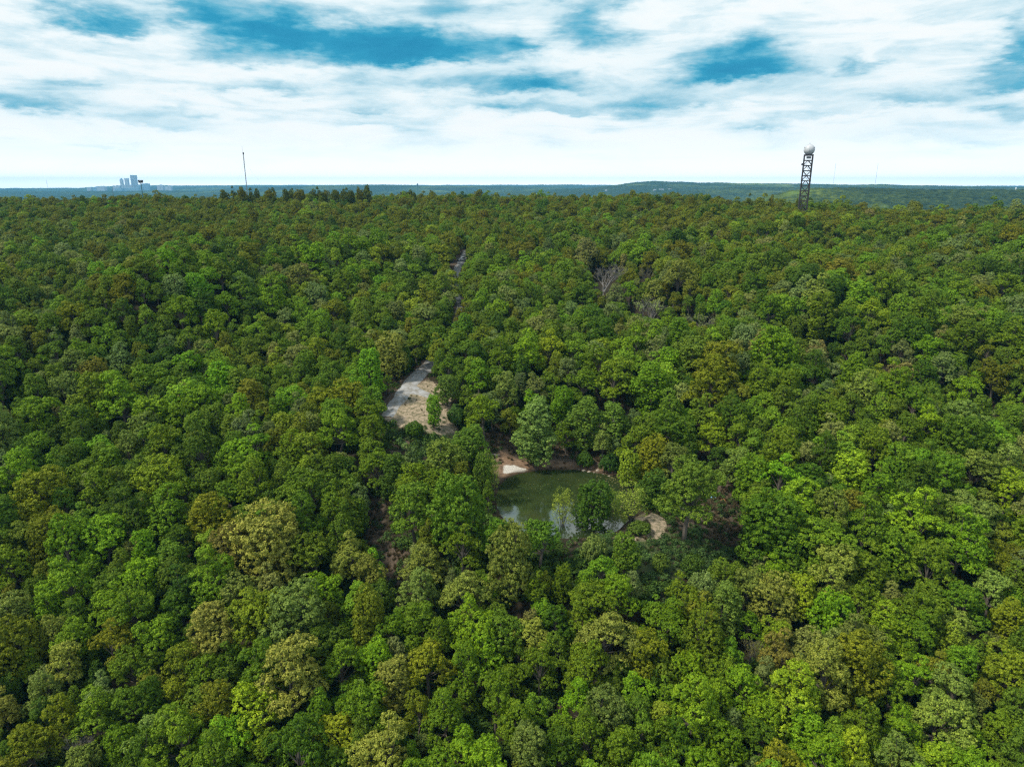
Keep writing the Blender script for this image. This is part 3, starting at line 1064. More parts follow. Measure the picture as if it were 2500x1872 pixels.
# ------------------------------------------------------------------ special trees, placed one by one
# (kind, variant, x, base y, top y, crown width, tint, name, label, category)
G_ = {}
SPECIAL = [
    ('column', 0, 1306, 1143, 972, 100, (.165, .240, .085), 'cottonwood_tree', 'tall blue-green cottonwood on the far bank of the pond, behind the white shore', 'tree'),
    ('column', 1, 1428, 1112, 968, 78, (.100, .200, .040), 'cottonwood_tree', 'upright green cottonwood with bare lower trunk above the bank, right of the blue-green cottonwood', 'tree'),
    ('column', 2, 1496, 1106, 978, 84, (.100, .205, .040), 'cottonwood_tree', 'pale-stemmed open cottonwood at the wood edge behind the yellow willow', 'tree'),
    ('round', 0, 1532, 1200, 1098, 62, (.230, .300, .035), 'willow_tree', 'bright yellow-green rounded willow on the right shore of the pond', 'tree'),
    ('round', 1, 1592, 1238, 1150, 84, (.050, .120, .020), 'elm_tree', 'low dark green bushy elm just right of the yellow willow', 'tree'),
    ('round', 2, 1447, 1302, 1166, 96, (.048, .120, .018), 'elm_tree', 'dense dark green elm standing against the near edge of the pond', 'tree'),
    ('willow', 0, 1372, 1302, 1203, 58, (.230, .270, .060), 'willow_tree', 'thin yellow willow sapling with its stems showing against the pond', 'tree'),
    ('willow', 1, 1540, 1276, 1192, 84, (.220, .270, .060), 'willow_tree', 'feathery pale yellow willow beside the sandy path', 'tree'),
    ('willow', 2, 1492, 1272, 1200, 48, (.170, .240, .055), 'willow_tree', 'slim yellow-green willow squeezed between dark elm and feathery willow', 'tree'),
    ('oak', 0, 1668, 1322, 1120, 168, (.085, .165, .025), 'oak_tree', 'wide spreading oak with layered crown alone between sandy path and brown clearing', 'tree'),
    ('round', 0, 1085, 1205, 1072, 112, (.110, .185, .040), 'ash_tree', 'feathery light green ash left of the pond, below the clearing', 'tree'),
    ('column', 1, 1152, 1178, 1035, 88, (.080, .175, .025), 'ash_tree', 'tall green ash between the clearing and the left shore of the pond', 'tree'),
    ('round', 1, 1180, 1225, 1098, 56, (.085, .170, .030), 'ash_tree', 'slender green ash at the left end of the pond', 'tree'),
    ('willow', 0, 1204, 1215, 1118, 38, (.210, .260, .070), 'willow_tree', 'pale yellow-green willow by the white shore at the pond end', 'tree'),
    ('round', 2, 1120, 1355, 1150, 150, (.075, .170, .018), 'oak_tree', 'big rounded bright green oak left of the pond', 'tree'),
    ('oak', 3, 1015, 1345, 1180, 130, (.085, .180, .020), 'oak_tree', 'broad bright green oak above the brown gully, left of the big rounded oak', 'tree'),
    ('round', 0, 1248, 1470, 1275, 120, (.165, .185, .050), 'oak_tree', 'large olive-tan oak directly below the left end of the pond', 'tree'),
    ('oak', 5, 1205, 1375, 1268, 84, (.080, .200, .020), 'oak_tree', 'bright green small oak covering the lower left corner of the pond', 'tree'),
    ('oak', 6, 1318, 1400, 1275, 112, (.075, .180, .022), 'oak_tree', 'fresh green oak with its top over the near shore of the pond', 'tree'),
    ('bush', 0, 1452, 1378, 1300, 62, (.150, .190, .070), 'hawthorn_bush', 'pale grey-green rounded bush below the dark elm', 'bush'),
    ('round', 1, 1524, 1410, 1305, 78, (.090, .185, .025), 'elm_tree', 'small green elm in front of the sandy path', 'tree'),
    ('column', 0, 912, 992, 848, 70, (.150, .290, .022), 'poplar_tree', 'vivid light green upright poplar left of the gravel road', 'tree'),
    ('column', 1, 1060, 1048, 962, 40, (.150, .270, .025), 'poplar_tree', 'narrow bright green sapling standing alone in the sandy clearing', 'tree'),
    ('round', 2, 1092, 992, 912, 66, (.085, .165, .040), 'elm_tree', 'bluish-green low elm on the wood edge right of the gravel road', 'tree'),
    ('bush', 1, 1112, 1040, 988, 46, (.050, .120, .035), 'juniper_bush', 'dark bluish bush on the right margin of the sandy clearing', 'bush'),
    ('bush', 2, 1012, 1068, 1026, 46, (.050, .120, .018), 'juniper_bush', 'dark green bush at the foot of the sandy clearing', 'bush'),
    ('bush', 0, 1428, 1142, 1102, 42, (.045, .110, .018), 'juniper_bush', 'dark green bush on the far bank under the upright cottonwood', 'bush'),
    ('bush', 1, 1488, 1152, 1106, 50, (.030, .085, .018), 'juniper_bush', 'very dark bush on the far bank left of the yellow willow', 'bush'),
    ('bush', 2, 1562, 1302, 1272, 56, (.060, .120, .025), 'juniper_bush', 'low green bush inside the bend of the sandy path', 'bush'),
    ('bush', 0, 1690, 1405, 1352, 56, (.050, .110, .022), 'juniper_bush', 'green bush in the rough grass below the wide spreading oak', 'bush'),
    ('bush', 1, 1612, 1392, 1350, 48, (.075, .140, .030), 'juniper_bush', 'small light green bush in the rough grass below the sandy path', 'bush'),
    ('bare', 0, 1475, 730, 640, 110, (.11, .13, .06), 'bare_tree', 'leafless grey tree spreading wide in the wood above the pond', 'tree'),
    ('bare', 1, 1576, 715, 650, 46, (.10, .12, .06), 'bare_tree', 'narrow grey leafless tree right of the wide bare one', 'tree'),
    ('bare', 2, 1580, 822, 726, 112, (.200, .240, .110), 'sparse_tree', 'thinly leaved pale green tree with grey twigs below the bare trees', 'tree'),
    ('bare', 1, 1718, 836, 764, 92, (.190, .210, .130), 'sparse_tree', 'silvery twiggy tree right of the thinly leaved pale green tree', 'tree'),
    ('bare', 1, 333, 1545, 1462, 44, (.11, .13, .06), 'bare_tree', 'thin dead tree with white limbs in the wood left of centre, low in the view', 'tree'),
    ('bare', 2, 1826, 1640, 1550, 60, (.11, .13, .06), 'bare_tree', 'dead grey crown among green oaks in the lower right', 'tree'),
    ('bare', 0, 190, 1905, 1795, 105, (.11, .13, .06), 'bare_tree', 'dead pale branches of a bare tree near the bottom left corner', 'tree'),
]
spec_xy = []
for (kind, var, px_, by, ty, wpx, tint, nm, lab, cat) in SPECIAL:
    p = up(px_, by)
    # small steps: find true height from the picture
    u0, v0, zc0 = project(p[0], p[1], p[2])
    Rc = wpx / 2 * zc0 / FPX
    # height so the top projects to ty
    hs = np.linspace(.5, 30, 400)
    _, vv, _ = project(p[0], p[1], p[2] + hs)
    Hh = float(hs[np.argmin(np.abs(vv - ty))])
    p[2] = float(gz(np.array([p[0]]), np.array([p[1]]))[0])
    o = place_tree(nm, kind, var, tuple(p), Hh, Rc, tint, rz=random.uniform(0, 6.28))
    tag(o, lab, cat)
    if kind == 'bare':
        spec_xy.append((p[0], p[1], Rc * .8))
        CLEAR = np.concatenate([CLEAR, np.stack([px_ + np.linspace(-.35, .35, 6) * wpx, np.full(6, ty + (by - ty) * .2)], 1), np.stack([px_ + np.linspace(-.2, .2, 4) * wpx, np.full(4, ty + (by - ty) * .4)], 1)])
    else:
        spec_xy.append((p[0], p[1], Rc))
        CLEAR = np.concatenate([CLEAR, np.stack([px_ + np.linspace(-.3, .3, 4) * wpx, np.full(4, ty + (by - ty) * .35)], 1)])
spec_xy = np.array(spec_xy)

# far dark poplars standing on the crest (x, top y, width)
CREST = [(602, 452, 16), (622, 457, 14), (575, 457, 14), (648, 456, 12), (668, 459, 14), (706, 455, 13), (729, 459, 10), (741, 458, 9), (766, 461, 16), (795, 460, 18),
         (826, 460, 18), (852, 459, 16), (876, 452, 9), (887, 449, 12), (899, 452, 12), (984, 463, 9), (997, 460, 18), (1012, 465, 9), (1049, 461, 10),
         (1310, 470, 22), (1585, 477, 18), (1698, 474, 16), (1830, 475, 18), (1940, 478, 16), (1893, 477, 14)]
CREST = [(a, b_ + 3, w) for a, b_, w in CREST]
_g = random.Random(3)
for k_ in range(16):
    CREST.append((555 + k_ * 23 + _g.uniform(-6, 6), 464 + _g.uniform(-3, 3), _g.uniform(13, 24)))
crest_objs = []
for i, (cx, ty, w) in enumerate(CREST):
    D = 566.0 if cx < 1400 else 478.0
    x = (cx - 1250) * CP * D / FPX
    z = float(gz(np.array([x]), np.array([D]))[0])
    zt = CAM_Z + (HOR - ty) * D / 1808.0
    H_ = max(zt - z, 9.0)
    col = (.072, .110, .014) if i % 3 else (.110, .135, .014)
    o = place_tree('poplar_tree', 'column' if w < 10.5 else ('round' if i % 2 else 'oak'), i, (x, D + (i * 37) % 23 - 11, z), H_, w * .66 * D * 1.04 / FPX, col, rz=i * 1.3)
    crest_objs.append((cx, o))
ords = ['first', 'second', 'third', 'fourth', 'fifth', 'sixth', 'seventh', 'eighth', 'ninth', 'tenth', 'eleventh', 'twelfth', 'thirteenth', 'fourteenth', 'fifteenth',
        'sixteenth', 'seventeenth', 'eighteenth', 'nineteenth', 'twentieth', 'twenty-first', 'twenty-second', 'twenty-third', 'twenty-fourth', 'twenty-fifth', 'twenty-sixth',
        'twenty-seventh', 'twenty-eighth', 'twenty-ninth', 'thirtieth'] + ['thirty-' + q for q in ('first', 'second', 'third', 'fourth', 'fifth', 'sixth', 'seventh', 'eighth', 'ninth')] + ['fortieth'] + ['forty-' + q for q in ('first', 'second', 'third', 'fourth', 'fifth')]
crest_objs.sort(key=lambda q: q[0])
for i, (cx, o) in enumerate(crest_objs):
    tag(o, 'dark tree rising above the wooded skyline, %s from the left along the crest' % ords[i], 'tree', 'dark trees standing on the skyline')

# ------------------------------------------------------------------ the forest
W_, H_px = 2500, 1872
cells = {}
tx, ty_, tr = [], [], []
CS = 5.0
N_TRY = 240000
N_BIG = 160000
cy = rng.random(N_TRY)
ys_ = 34 + (700 - 34) * cy ** .62
xs_ = (rng.random(N_TRY) * 2 - 1) * (ys_ * .86 + 45)
sizes = np.clip(rng.normal(1.0, .24, N_TRY), .5, 1.65)
sizes[N_BIG:] = rng.uniform(.42, .72, N_TRY - N_BIG)
sizes *= 1 + .20 * sstep(.0, .4, xs_ / ys_) * sstep(80, 160, ys_) + .05
patch = vnoise(xs_, ys_, 38, 21)
sizes *= .74 + .50 * patch
zs_ = gz(xs_, ys_)
rad_ = 3.65 * sizes
hh_ = 10.2 * sizes ** .7 * (.86 + .26 * rng.random(N_TRY))
ok = np.ones(N_TRY, bool)
sdp_ = poly_sd(xs_, ys_, POND)
ok &= sdp_ > 2.5
ok &= line_dist(xs_, ys_, ROADW) > np.where(ys_ > 195, 2.4 + rad_ * .27, 3.2 + rad_ * .42)
ok &= line_dist(xs_, ys_, TRACK) > 3.0
for zn in ('sand', 'sandpath', 'rightbare', 'leftbare', 'whiteshore'):
    m_ = ok & (np.abs(xs_) < 110) & (ys_ < 280)
    s = poly_sd(xs_[m_], ys_[m_], ZW[zn])
    idx = np.where(m_)[0]
    ok[idx[s < .5]] = False
for (sx, sy, sr) in spec_xy:
    ok &= np.hypot(xs_ - sx, ys_ - sy) > (sr + rad_) * .62
# keep open what the photograph shows open
cu, cv, cz = project(xs_, ys_, zs_ + hh_ * .66)
prx = rad_ * .93 * FPX / cz
pry = (hh_ * .33 * .93 + rad_ * .30) * FPX / cz
cand = np.where(ok)[0]
cand_in = cand[(cu[cand] > 700) & (cu[cand] < 2400) & (cv[cand] > 560) & (cv[cand] < 1700)]
for k0 in range(0, len(cand_in), 2000):
    I = cand_in[k0:k0 + 2000]
    q = ((CLEAR[None, :, 0] - cu[I, None]) / prx[I, None]) ** 2 + ((CLEAR[None, :, 1] - cv[I, None]) / pry[I, None]) ** 2
    ok[I[(q < 1).any(1)]] = False
for i in np.where(ok)[0]:
    x, y, r0 = xs_[i], ys_[i], rad_[i]
    gx_, gy_ = int(x // CS), int(y // CS)
    good = True
    for a in (-2, -1, 0, 1, 2):
        for b_ in (-2, -1, 0, 1, 2):
            for (j, xx, yy, r2) in cells.get((gx_ + a, gy_ + b_), ()):
                if (x - xx) ** 2 + (y - yy) ** 2 < (.545 * (r0 + r2)) ** 2:
                    good = False
                    break
            if not good:
                break
        if not good:
            break
    if good:
        cells.setdefault((gx_, gy_), []).append((i, x, y, r0))
        tx.append(i)
T = np.array(tx)
print('forest trees', len(T))
fx_, fy_, fz_, fr_, fh_ = xs_[T], ys_[T], zs_[T], rad_[T], hh_[T]
nT = len(T)
frz = rng.random(nT) * 6.283
fvar = np.where(rng.random(nT) < .80, rng.integers(0, 10, nT), rng.integers(10, 15, nT))
KINDS = PROTO['oak'] + PROTO['round'] + PROTO['column'][:2]
# colour of each tree: patches of kinds plus chance, browner towards the crest
far_w = sstep(230, 520, fy_ + vnoise(fx_, fy_, 60, 8) * 80)
near_p = np.array([.42, .18, .05, .07, .09, .09, .09, .004, .0, .0])
far_p = np.array([.20, .02, .03, .01, .42, .07, .01, .003, .24, .0])
ftint = np.zeros((nT, 3))
fcls = np.zeros(nT, int)
slim = fvar >= 13
fr_[slim] *= .80
fh_[slim] *= 1.12
for i in range(nT):
    p = near_p * (1 - far_w[i]) + far_p * far_w[i]
    pn_ = vnoise(fx_[i], fy_[i], 45, 14)
    p = p.copy()
    p[4] *= .5 + 1.2 * pn_
    p[1] *= 1.6 - 1.2 * pn_
    p /= p.sum()
    fcls[i] = rng.choice(10, p=p)
cu, cv, cz = project(fx_, fy_, fz_ + fh_ * .70)
# trees the photograph shows in an unusual colour: (x, y, colour, size factor)
OVER = [(490, 1345, 'yellow-green', .9), (665, 1330, 'tan', 1.25), (555, 1335, 'rust-brown', 1.0), (545, 1480, 'tan', 1.0), (1860, 850, 'tan', 1.05), (1990, 890, 'pale olive', 1.1),
        (2170, 1120, 'bright green', 1.35), (2230, 1135, 'bright green', 1.2), (1830, 1020, 'bright green', 1.1), (2360, 1220, 'yellow-green', 1.0), (1995, 1455, 'yellow-green', 1.0),
        (600, 1735, 'yellow-green', 1.2), (520, 1790, 'bright green', 1.1), (150, 1560, 'pale olive', 1.0), (690, 1540, 'grey-green', 1.2), (1050, 1480, 'grey-green', 1.3),
        (2350, 790, 'pale olive', 1.3), (2300, 830, 'pale olive', 1.2), (1310, 880, 'tan', .9), (1460, 850, 'yellow-green', 1.1), (1500, 860, 'pale olive', 1.2), (1120, 780, 'golden olive', 1.1),
        (1520, 640, 'tan', .9), (1300, 615, 'tan', .9), (80, 780, 'grey-green', 1.1), (110, 800, 'grey-green', 1.1), (1830, 935, 'bright green', 1.0), (1620, 1090, 'olive', 1.1),
        (880, 1460, 'bright green', 1.15), (930, 1380, 'bright green', 1.1), (730, 1260, 'dark green', 1.0), (1900, 1240, 'dark green', 1.2), (2240, 1300, 'bright green', 1.3),
        (1740, 1400, 'mid green', 1.3), (1830, 1400, 'pale olive', 1.1), (2400, 1400, 'grey-green', 1.1), (1450, 1560, 'pale olive', 1.2), (1300, 1560, 'pale olive', 1.2),
        (1900, 1700, 'yellow-green', 1.1), (1840, 1620, 'grey-green', 1.0), (2150, 1500, 'pale olive', 1.2), (1620, 1700, 'bright green', 1.1), (1020, 950, 'mid green', 1.0),
        (320, 1080, 'grey-green', 1.1), (450, 1000, 'grey-green', 1.0), (560, 870, 'yellow-green', 1.0), (690, 800, 'yellow-green', 1.0), (150, 1000, 'pale olive', 1.0)]
used_o = set()
for (ox, oy, cn, sf) in OVER:
    d = np.hypot(cu - ox, cv - oy)
    for j in np.argsort(d)[:4]:
        if j not in used_o:
            used_o.add(j)
            fcls[j] = TK.index(cn)
            fr_[j] *= sf
            fh_[j] *= sf ** .5
            break
for i in range(nT):
    b0 = np.array(TINTS[TK[fcls[i]]])
    ftint[i] = b0 * (1 + rng.normal(0, .10)) * (1 + rng.normal(0, .05, 3))
ftint = np.clip(ftint, .004, .6)

# which show largest: splat crowns back to front into a small id picture
bw, bh = 625, 468
idb = np.full((bh, bw), -1)
order = np.argsort(-cz)
cu, cv, cz = project(fx_, fy_, fz_ + fh_ * .68)
s4 = 0.25
for i in order:
    u_, v_ = cu[i] * s4, cv[i] * s4
    a, b_ = fr_[i] * FPX / cz[i] * s4, (fh_[i] * .30 + fr_[i] * .3) * FPX / cz[i] * s4
    x0, x1 = int(max(0, u_ - a)), int(min(bw, u_ + a + 1))
    y0, y1 = int(max(0, v_ - b_)), int(min(bh, v_ + b_ + 1))
    if x0 >= x1 or y0 >= y1:
        continue
    yy, xx = np.mgrid[y0:y1, x0:x1]
    m_ = ((xx - u_) / a) ** 2 + ((yy - v_) / b_) ** 2 < 1
    idb[y0:y1, x0:x1][m_] = i
vis = np.bincount(idb[idb >= 0].ravel(), minlength=nT)
top = np.argsort(-vis)[:300]
is_ind = np.zeros(nT, bool)
is_ind[top] = True

# labels: colour, build, nearest landmark, order outward from it
LM = [('pond', 1390, 1225), ('sandy clearing', 1040, 1000), ('wide spreading oak', 1665, 1220), ('brown gully', 945, 1330),
      ('bottom left corner', 0, 1872), ('bottom right corner', 2500, 1872), ('middle of the bottom edge', 1250, 1872),
      ('left edge at mid-height', 0, 1250), ('right edge at mid-height', 2500, 1250), ('dark right-hand ravine', 2180, 905),
      ('bare branches in the bottom left', 190, 1800)]
keys = {}
for i in top:
    best = min(LM[:10], key=lambda L: math.hypot(cu[i] - L[1], (cv[i] - L[2])))
    ddx, ddy = cu[i] - best[1], cv[i] - best[2]
    if best[0].startswith('bottom') or best[0].startswith('middle'):
        if best[0].startswith('middle'):
            dirn = 'left of' if ddx < -140 else ('right of' if ddx > 140 else 'above')
        else:
            dirn = 'above' if -ddy > abs(ddx) * 1.2 else 'beside'
    elif best[0].startswith('left edge') or best[0].startswith('right edge'):
        dirn = 'near' if abs(ddx) > abs(ddy) else ('above' if ddy < 0 else 'below')
    else:
        dirn = ('left of' if ddx < 0 else 'right of') if abs(ddx) > abs(ddy) else ('behind' if ddy < 0 else 'in front of')
    keys.setdefault((TK[fcls[i]], dirn, best[0]), []).append((math.hypot(ddx, ddy), i))
lab_of = {}
for (cn, dirn, lm), lst in keys.items():
    lst.sort()
    for k, (_, i) in enumerate(lst):
        size = 'broad' if fr_[i] > 4.7 else ('small' if fr_[i] < 3.5 else 'round')
        base = '%s %s oak %s the %s' % (size, cn, dirn, lm)
        if len(lst) > 1:
            base += ', %s of that colour' % ords[k]
        lab_of[i] = base
for i in top:
    o = place_tree('oak_tree', KINDS, int(fvar[i]), (fx_[i], fy_[i], fz_[i]), fh_[i], fr_[i], ftint[i], rz=frz[i])
    tag(o, lab_of[i], 'tree', 'oak trees of the forest canopy')

# the rest of the wood as one instanced mass
pcol = bpy.data.collections.new('tree_kinds')
for k in range(15):
    cm, wm, H0, R0 = KINDS[k]
    # one mesh with both materials
    nv = len(cm.vertices)
    cv_ = np.empty(nv * 3, np.float32)
    cm.vertices.foreach_get('co', cv_)
    wv = np.array([v.co for v in wm.vertices], np.float32)
    wq = [tuple(p.vertices) for p in wm.polygons if len(p.vertices) == 4]
    vv = np.concatenate([cv_.reshape(-1, 3), wv])
    rv = np.empty(len(cm.polygons), np.float32)
    cm.attributes['rnd'].data.foreach_get('value', rv)
    ff = np.concatenate([np.arange(nv).reshape(-1, 4), np.array(wq) + nv])
    mi = np.concatenate([np.zeros(len(cm.polygons)), np.ones(len(wq))])
    me = mesh_np('forest_oak', vv, ff, 4, [M_LEAF, M_BARK], mi, attrs={'rnd': ('FLOAT', 'FACE', np.concatenate([rv, np.zeros(len(wq))]))})
    po = bpy.data.objects.new('kind_%02d' % k, me)
    pcol.objects.link(po)


def instancer(name, pts, rz, scl, idx, tint, coll):
    n = len(pts)
    me_ = bpy.data.meshes.new(name)
    me_.vertices.add(n)
    me_.vertices.foreach_set('co', np.asarray(pts, np.float32).ravel())
    for nm, typ, key, data in (('turn', 'FLOAT_VECTOR', 'vector', np.stack([rz * 0, rz * 0, rz], 1)), ('size', 'FLOAT_VECTOR', 'vector', scl),
                               ('sort', 'INT', 'value', idx), ('tint', 'FLOAT_COLOR', 'color', np.concatenate([tint, np.ones((n, 1))], 1))):
        a = me_.attributes.new(nm, typ, 'POINT')
        a.data.foreach_set(key, np.asarray(data, np.int32 if typ == 'INT' else np.float32).ravel())
    o_ = link(name, me_)
    ng = bpy.data.node_groups.new(name, 'GeometryNodeTree')
    ng.interface.new_socket('Geometry', in_out='INPUT', socket_type='NodeSocketGeometry')
    ng.interface.new_socket('Geometry', in_out='OUTPUT', socket_type='NodeSocketGeometry')
    nn, ll = ng.nodes, ng.links
    gi, go = nn.new('NodeGroupInput'), nn.new('NodeGroupOutput')
    iop = nn.new('GeometryNodeInstanceOnPoints')
    ci = nn.new('GeometryNodeCollectionInfo')
    ci.inputs['Collection'].default_value = coll
    ci.inputs['Separate Children'].default_value = True
    ci.inputs['Reset Children'].default_value = True

    def na(nm, typ):
        a_ = nn.new('GeometryNodeInputNamedAttribute')
        a_.data_type = typ
        a_.inputs['Name'].default_value = nm
        return a_.outputs['Attribute']
    ll.new(gi.outputs[0], iop.inputs['Points'])
    ll.new(ci.outputs[0], iop.inputs['Instance'])
    iop.inputs['Pick Instance'].default_value = True
    ll.new(na('sort', 'INT'), iop.inputs['Instance Index'])
    er = nn.new('FunctionNodeEulerToRotation')
    ll.new(na('turn', 'FLOAT_VECTOR'), er.inputs[0])
    ll.new(er.outputs[0], iop.inputs['Rotation'])
    ll.new(na('size', 'FLOAT_VECTOR'), iop.inputs['Scale'])
    ll.new(iop.outputs[0], go.inputs[0])
    md = o_.modifiers.new('scatter', 'NODES')
    md.node_group = ng
    return o_


rest = ~is_ind
Hk = np.array([q_[2] for q_ in KINDS])[fvar]
Rk = np.array([q_[3] for q_ in KINDS])[fvar]
fo = instancer('forest', np.stack([fx_, fy_, fz_], 1)[rest], frz[rest],
               np.stack([fr_ / Rk, fr_ / Rk, fh_ / Hk], 1)[rest], fvar[rest], ftint[rest], pcol)
tag(fo, None, None, kind='stuff')

# ------------------------------------------------------------------ undergrowth in the clearings
tcol = bpy.data.collections.new('tuft_kinds')
for k in range(6):
    g = np.random.default_rng(300 + k)
    if k < 3:      # grass tuft: upright blades
        n = 70
        a = g.random(n) * 6.28
        rr2 = g.random(n) * .28
        ln = .35 + .45 * g.random(n)
        px_, py_ = np.cos(a) * rr2, np.sin(a) * rr2
        ddx_, ddy_ = np.cos(a + g.normal(0, .5, n)) * .22, np.sin(a + g.normal(0, .5, n)) * .22
        w = .028
        wx, wy = -np.sin(a) * w, np.cos(a) * w
        z0 = np.zeros(n) - .05
        v = np.stack([np.stack([px_ - wx, py_ - wy, z0], 1), np.stack([px_ + wx, py_ + wy, z0], 1),
                      np.stack([px_ + ddx_ + wx * .4, py_ + ddy_ + wy * .4, ln], 1), np.stack([px_ + ddx_ - wx * .4, py_ + ddy_ - wy * .4, ln * .97], 1)], 1).reshape(-1, 3)
        f = np.arange(n * 4).reshape(-1, 4)
        rv = g.random(n)
    else:          # low leafy scrub
        n = 26
        u = g.normal(size=(n, 3))
        u[:, 2] = np.abs(u[:, 2])
        u /= np.linalg.norm(u, axis=1)[:, None]
        v, f, rv = leaves_from(u * np.array([.5, .5, .5]) * (.5 + .5 * g.random(n))[:, None], u, 9, .17, .075, 400 + k)
    po = bpy.data.objects.new('tuft_%d' % k, mesh_np('tuft', v, f, 4, [M_LEAF], attrs={'rnd': ('FLOAT', 'FACE', rv)}))
    tcol.objects.link(po)
NU = 60000
ux = rng.uniform(-62, 75, NU)
uy = rng.uniform(84, 232, NU)
zg = np.maximum.reduce([np.where(poly_sd(ux, uy, ZW[k_]) < 3, v_, 0.) for k_, v_ in
                        dict(bank=.8, rightbare=.7, leftbare=.6, grass1=1., grass2=1., grass3=.9, sand=.05, sandpath=.03, shore=.1).items()])
zg = np.maximum(zg, .18)
insand = (poly_sd(ux, uy, ZW['sand']) < 1) | (poly_sd(ux, uy, ZW['sandpath']) < 1) | (poly_sd(ux, uy, ZW['shore']) < 1)
zg = np.where(insand, .09, zg)
den = zg * (.3 + 1.2 * vnoise(ux, uy, 5, 51))
sdu = poly_sd(ux, uy, POND)
den = np.where((poly_sd(ux, uy, ZW['leftbare']) < 1) | (poly_sd(ux, uy, ZW['rightbare']) < 1), den * 1.9 + .1, den)
keep = (rng.random(NU) < den * .6) & (sdu > .5) & (line_dist(ux, uy, ROADW) > 2.6) & (line_dist(ux, uy, SPUR) > 1.8)
keep &= ~((poly_sd(ux, uy, ZW['whiteshore']) < .5) & (rng.random(NU) > .06))
ux, uy = ux[keep], uy[keep]
grn = np.maximum.reduce([np.where(poly_sd(ux, uy, ZW[k_]) < 4, 1., 0.) for k_ in ('grass1', 'grass2', 'grass3')])
isgreen = rng.random(len(ux)) < (.16 + .5 * grn)
idx = np.where(isgreen, rng.integers(2, 6, len(ux)), rng.integers(0, 3, len(ux)))
tg = np.where(isgreen[:, None], np.array([.060, .110, .028]), np.array([.14, .11, .065])) * (1 + rng.normal(0, .22, (len(ux), 1)))
tg = np.clip(tg, .01, .5)
us = .5 + .7 * rng.random(len(ux))
ins2 = (poly_sd(ux, uy, ZW['sand']) < 1)
us[ins2] *= .5
us[(idx > 2)] *= 1.1 + 1.2 * rng.random((idx > 2).sum())
NS = 26000
sy_ = 38 + 230 * rng.random(NS) ** .8
sx_ = (rng.random(NS) * 2 - 1) * (sy_ * .84 + 25)
kp = (poly_sd(sx_, sy_, POND) > 2) & (line_dist(sx_, sy_, ROADW) > 3.5)
for zn in ('sand', 'sandpath', 'shore', 'bank', 'rightbare', 'leftbare', 'grass2'):
    kp &= poly_sd(sx_, sy_, ZW[zn]) > 1
kp &= vnoise(sx_, sy_, 9, 71) > .35
sx_, sy_ = sx_[kp], sy_[kp]
n2_ = len(sx_)
ux, uy = np.concatenate([ux, sx_]), np.concatenate([uy, sy_])
idx = np.concatenate([idx, rng.integers(3, 6, n2_)])
tg = np.concatenate([tg, np.clip(np.array([.050, .095, .012]) * (1 + rng.normal(0, .25, (n2_, 1))), .01, .5)])
us = np.concatenate([us, 1.2 + 2.4 * rng.random(n2_) ** 1.5])
un = instancer('undergrowth', np.stack([ux, uy, gz(ux, uy)], 1), rng.random(len(ux)) * 6.28, np.stack([us, us, us * (.7 + .5 * rng.random(len(ux)))], 1), idx, tg, tcol)
tag(un, None, None, kind='stuff')
print('tufts', len(ux))

# floating leaves and scum on the water
nl = 900
lx = rng.uniform(POND[:, 0].min(), POND[:, 0].max(), nl * 4)
ly = rng.uniform(POND[:, 1].min(), POND[:, 1].max(), nl * 4)
s = poly_sd(lx, ly, POND)
right = sstep(PC[0] + 5, PC[0] + 12, lx)
k = (s < -.3) & (rng.random(nl * 4) < (.03 + .7 * right * sstep(-7, -2, s) + .12 * (vnoise(lx, ly, 4, 61) > .68)))
lx, ly = lx[k], ly[k]
n = len(lx)
a = rng.random(n) * 6.28
sz = .06 + .12 * rng.random(n) ** 2 + .06 * right[k]
v = []
for q_, kk in ((0, 1), (1, .6), (2, 1), (3, .6)):
    v.append(np.stack([lx + np.cos(a + q_ * 1.5708) * sz * kk, ly + np.sin(a + q_ * 1.5708) * sz * kk, np.full(n, POND_Z + .006)], 1))
v = np.stack(v, 1).reshape(-1, 3)
fl = mesh_np('floating_leaves', v, np.arange(n * 4).reshape(-1, 4), 4, [simple('yellow_leaf', (.20, .18, .07), .7, var=.4, scale=.7)])
tag(link('floating_leaves', fl), None, None, kind='stuff')


# ------------------------------------------------------------------ rocks on the bank, litter
def blob_mesh(name, mat, seed, sub=2, amp=.25):
    import bmesh
    bm = bmesh.new()
    bmesh.ops.create_icosphere(bm, subdivisions=sub, radius=1.0)
    g = random.Random(seed)
    offs = [(Vector((g.uniform(-1, 1), g.uniform(-1, 1), g.uniform(-1, 1))).normalized(), g.uniform(.55, .9)) for _ in range(9)]
    for v_ in bm.verts:
        for (nn, dd) in offs:
            k_ = v_.co.dot(nn) - dd
            if k_ > 0:
                v_.co -= nn * k_ * .9
        v_.co *= 1 + g.uniform(-1, 1) * .05
    me_ = bpy.data.meshes.new(name)
    bm.to_mesh(me_)
    bm.free()
    me_.materials.append(mat)
    return me_


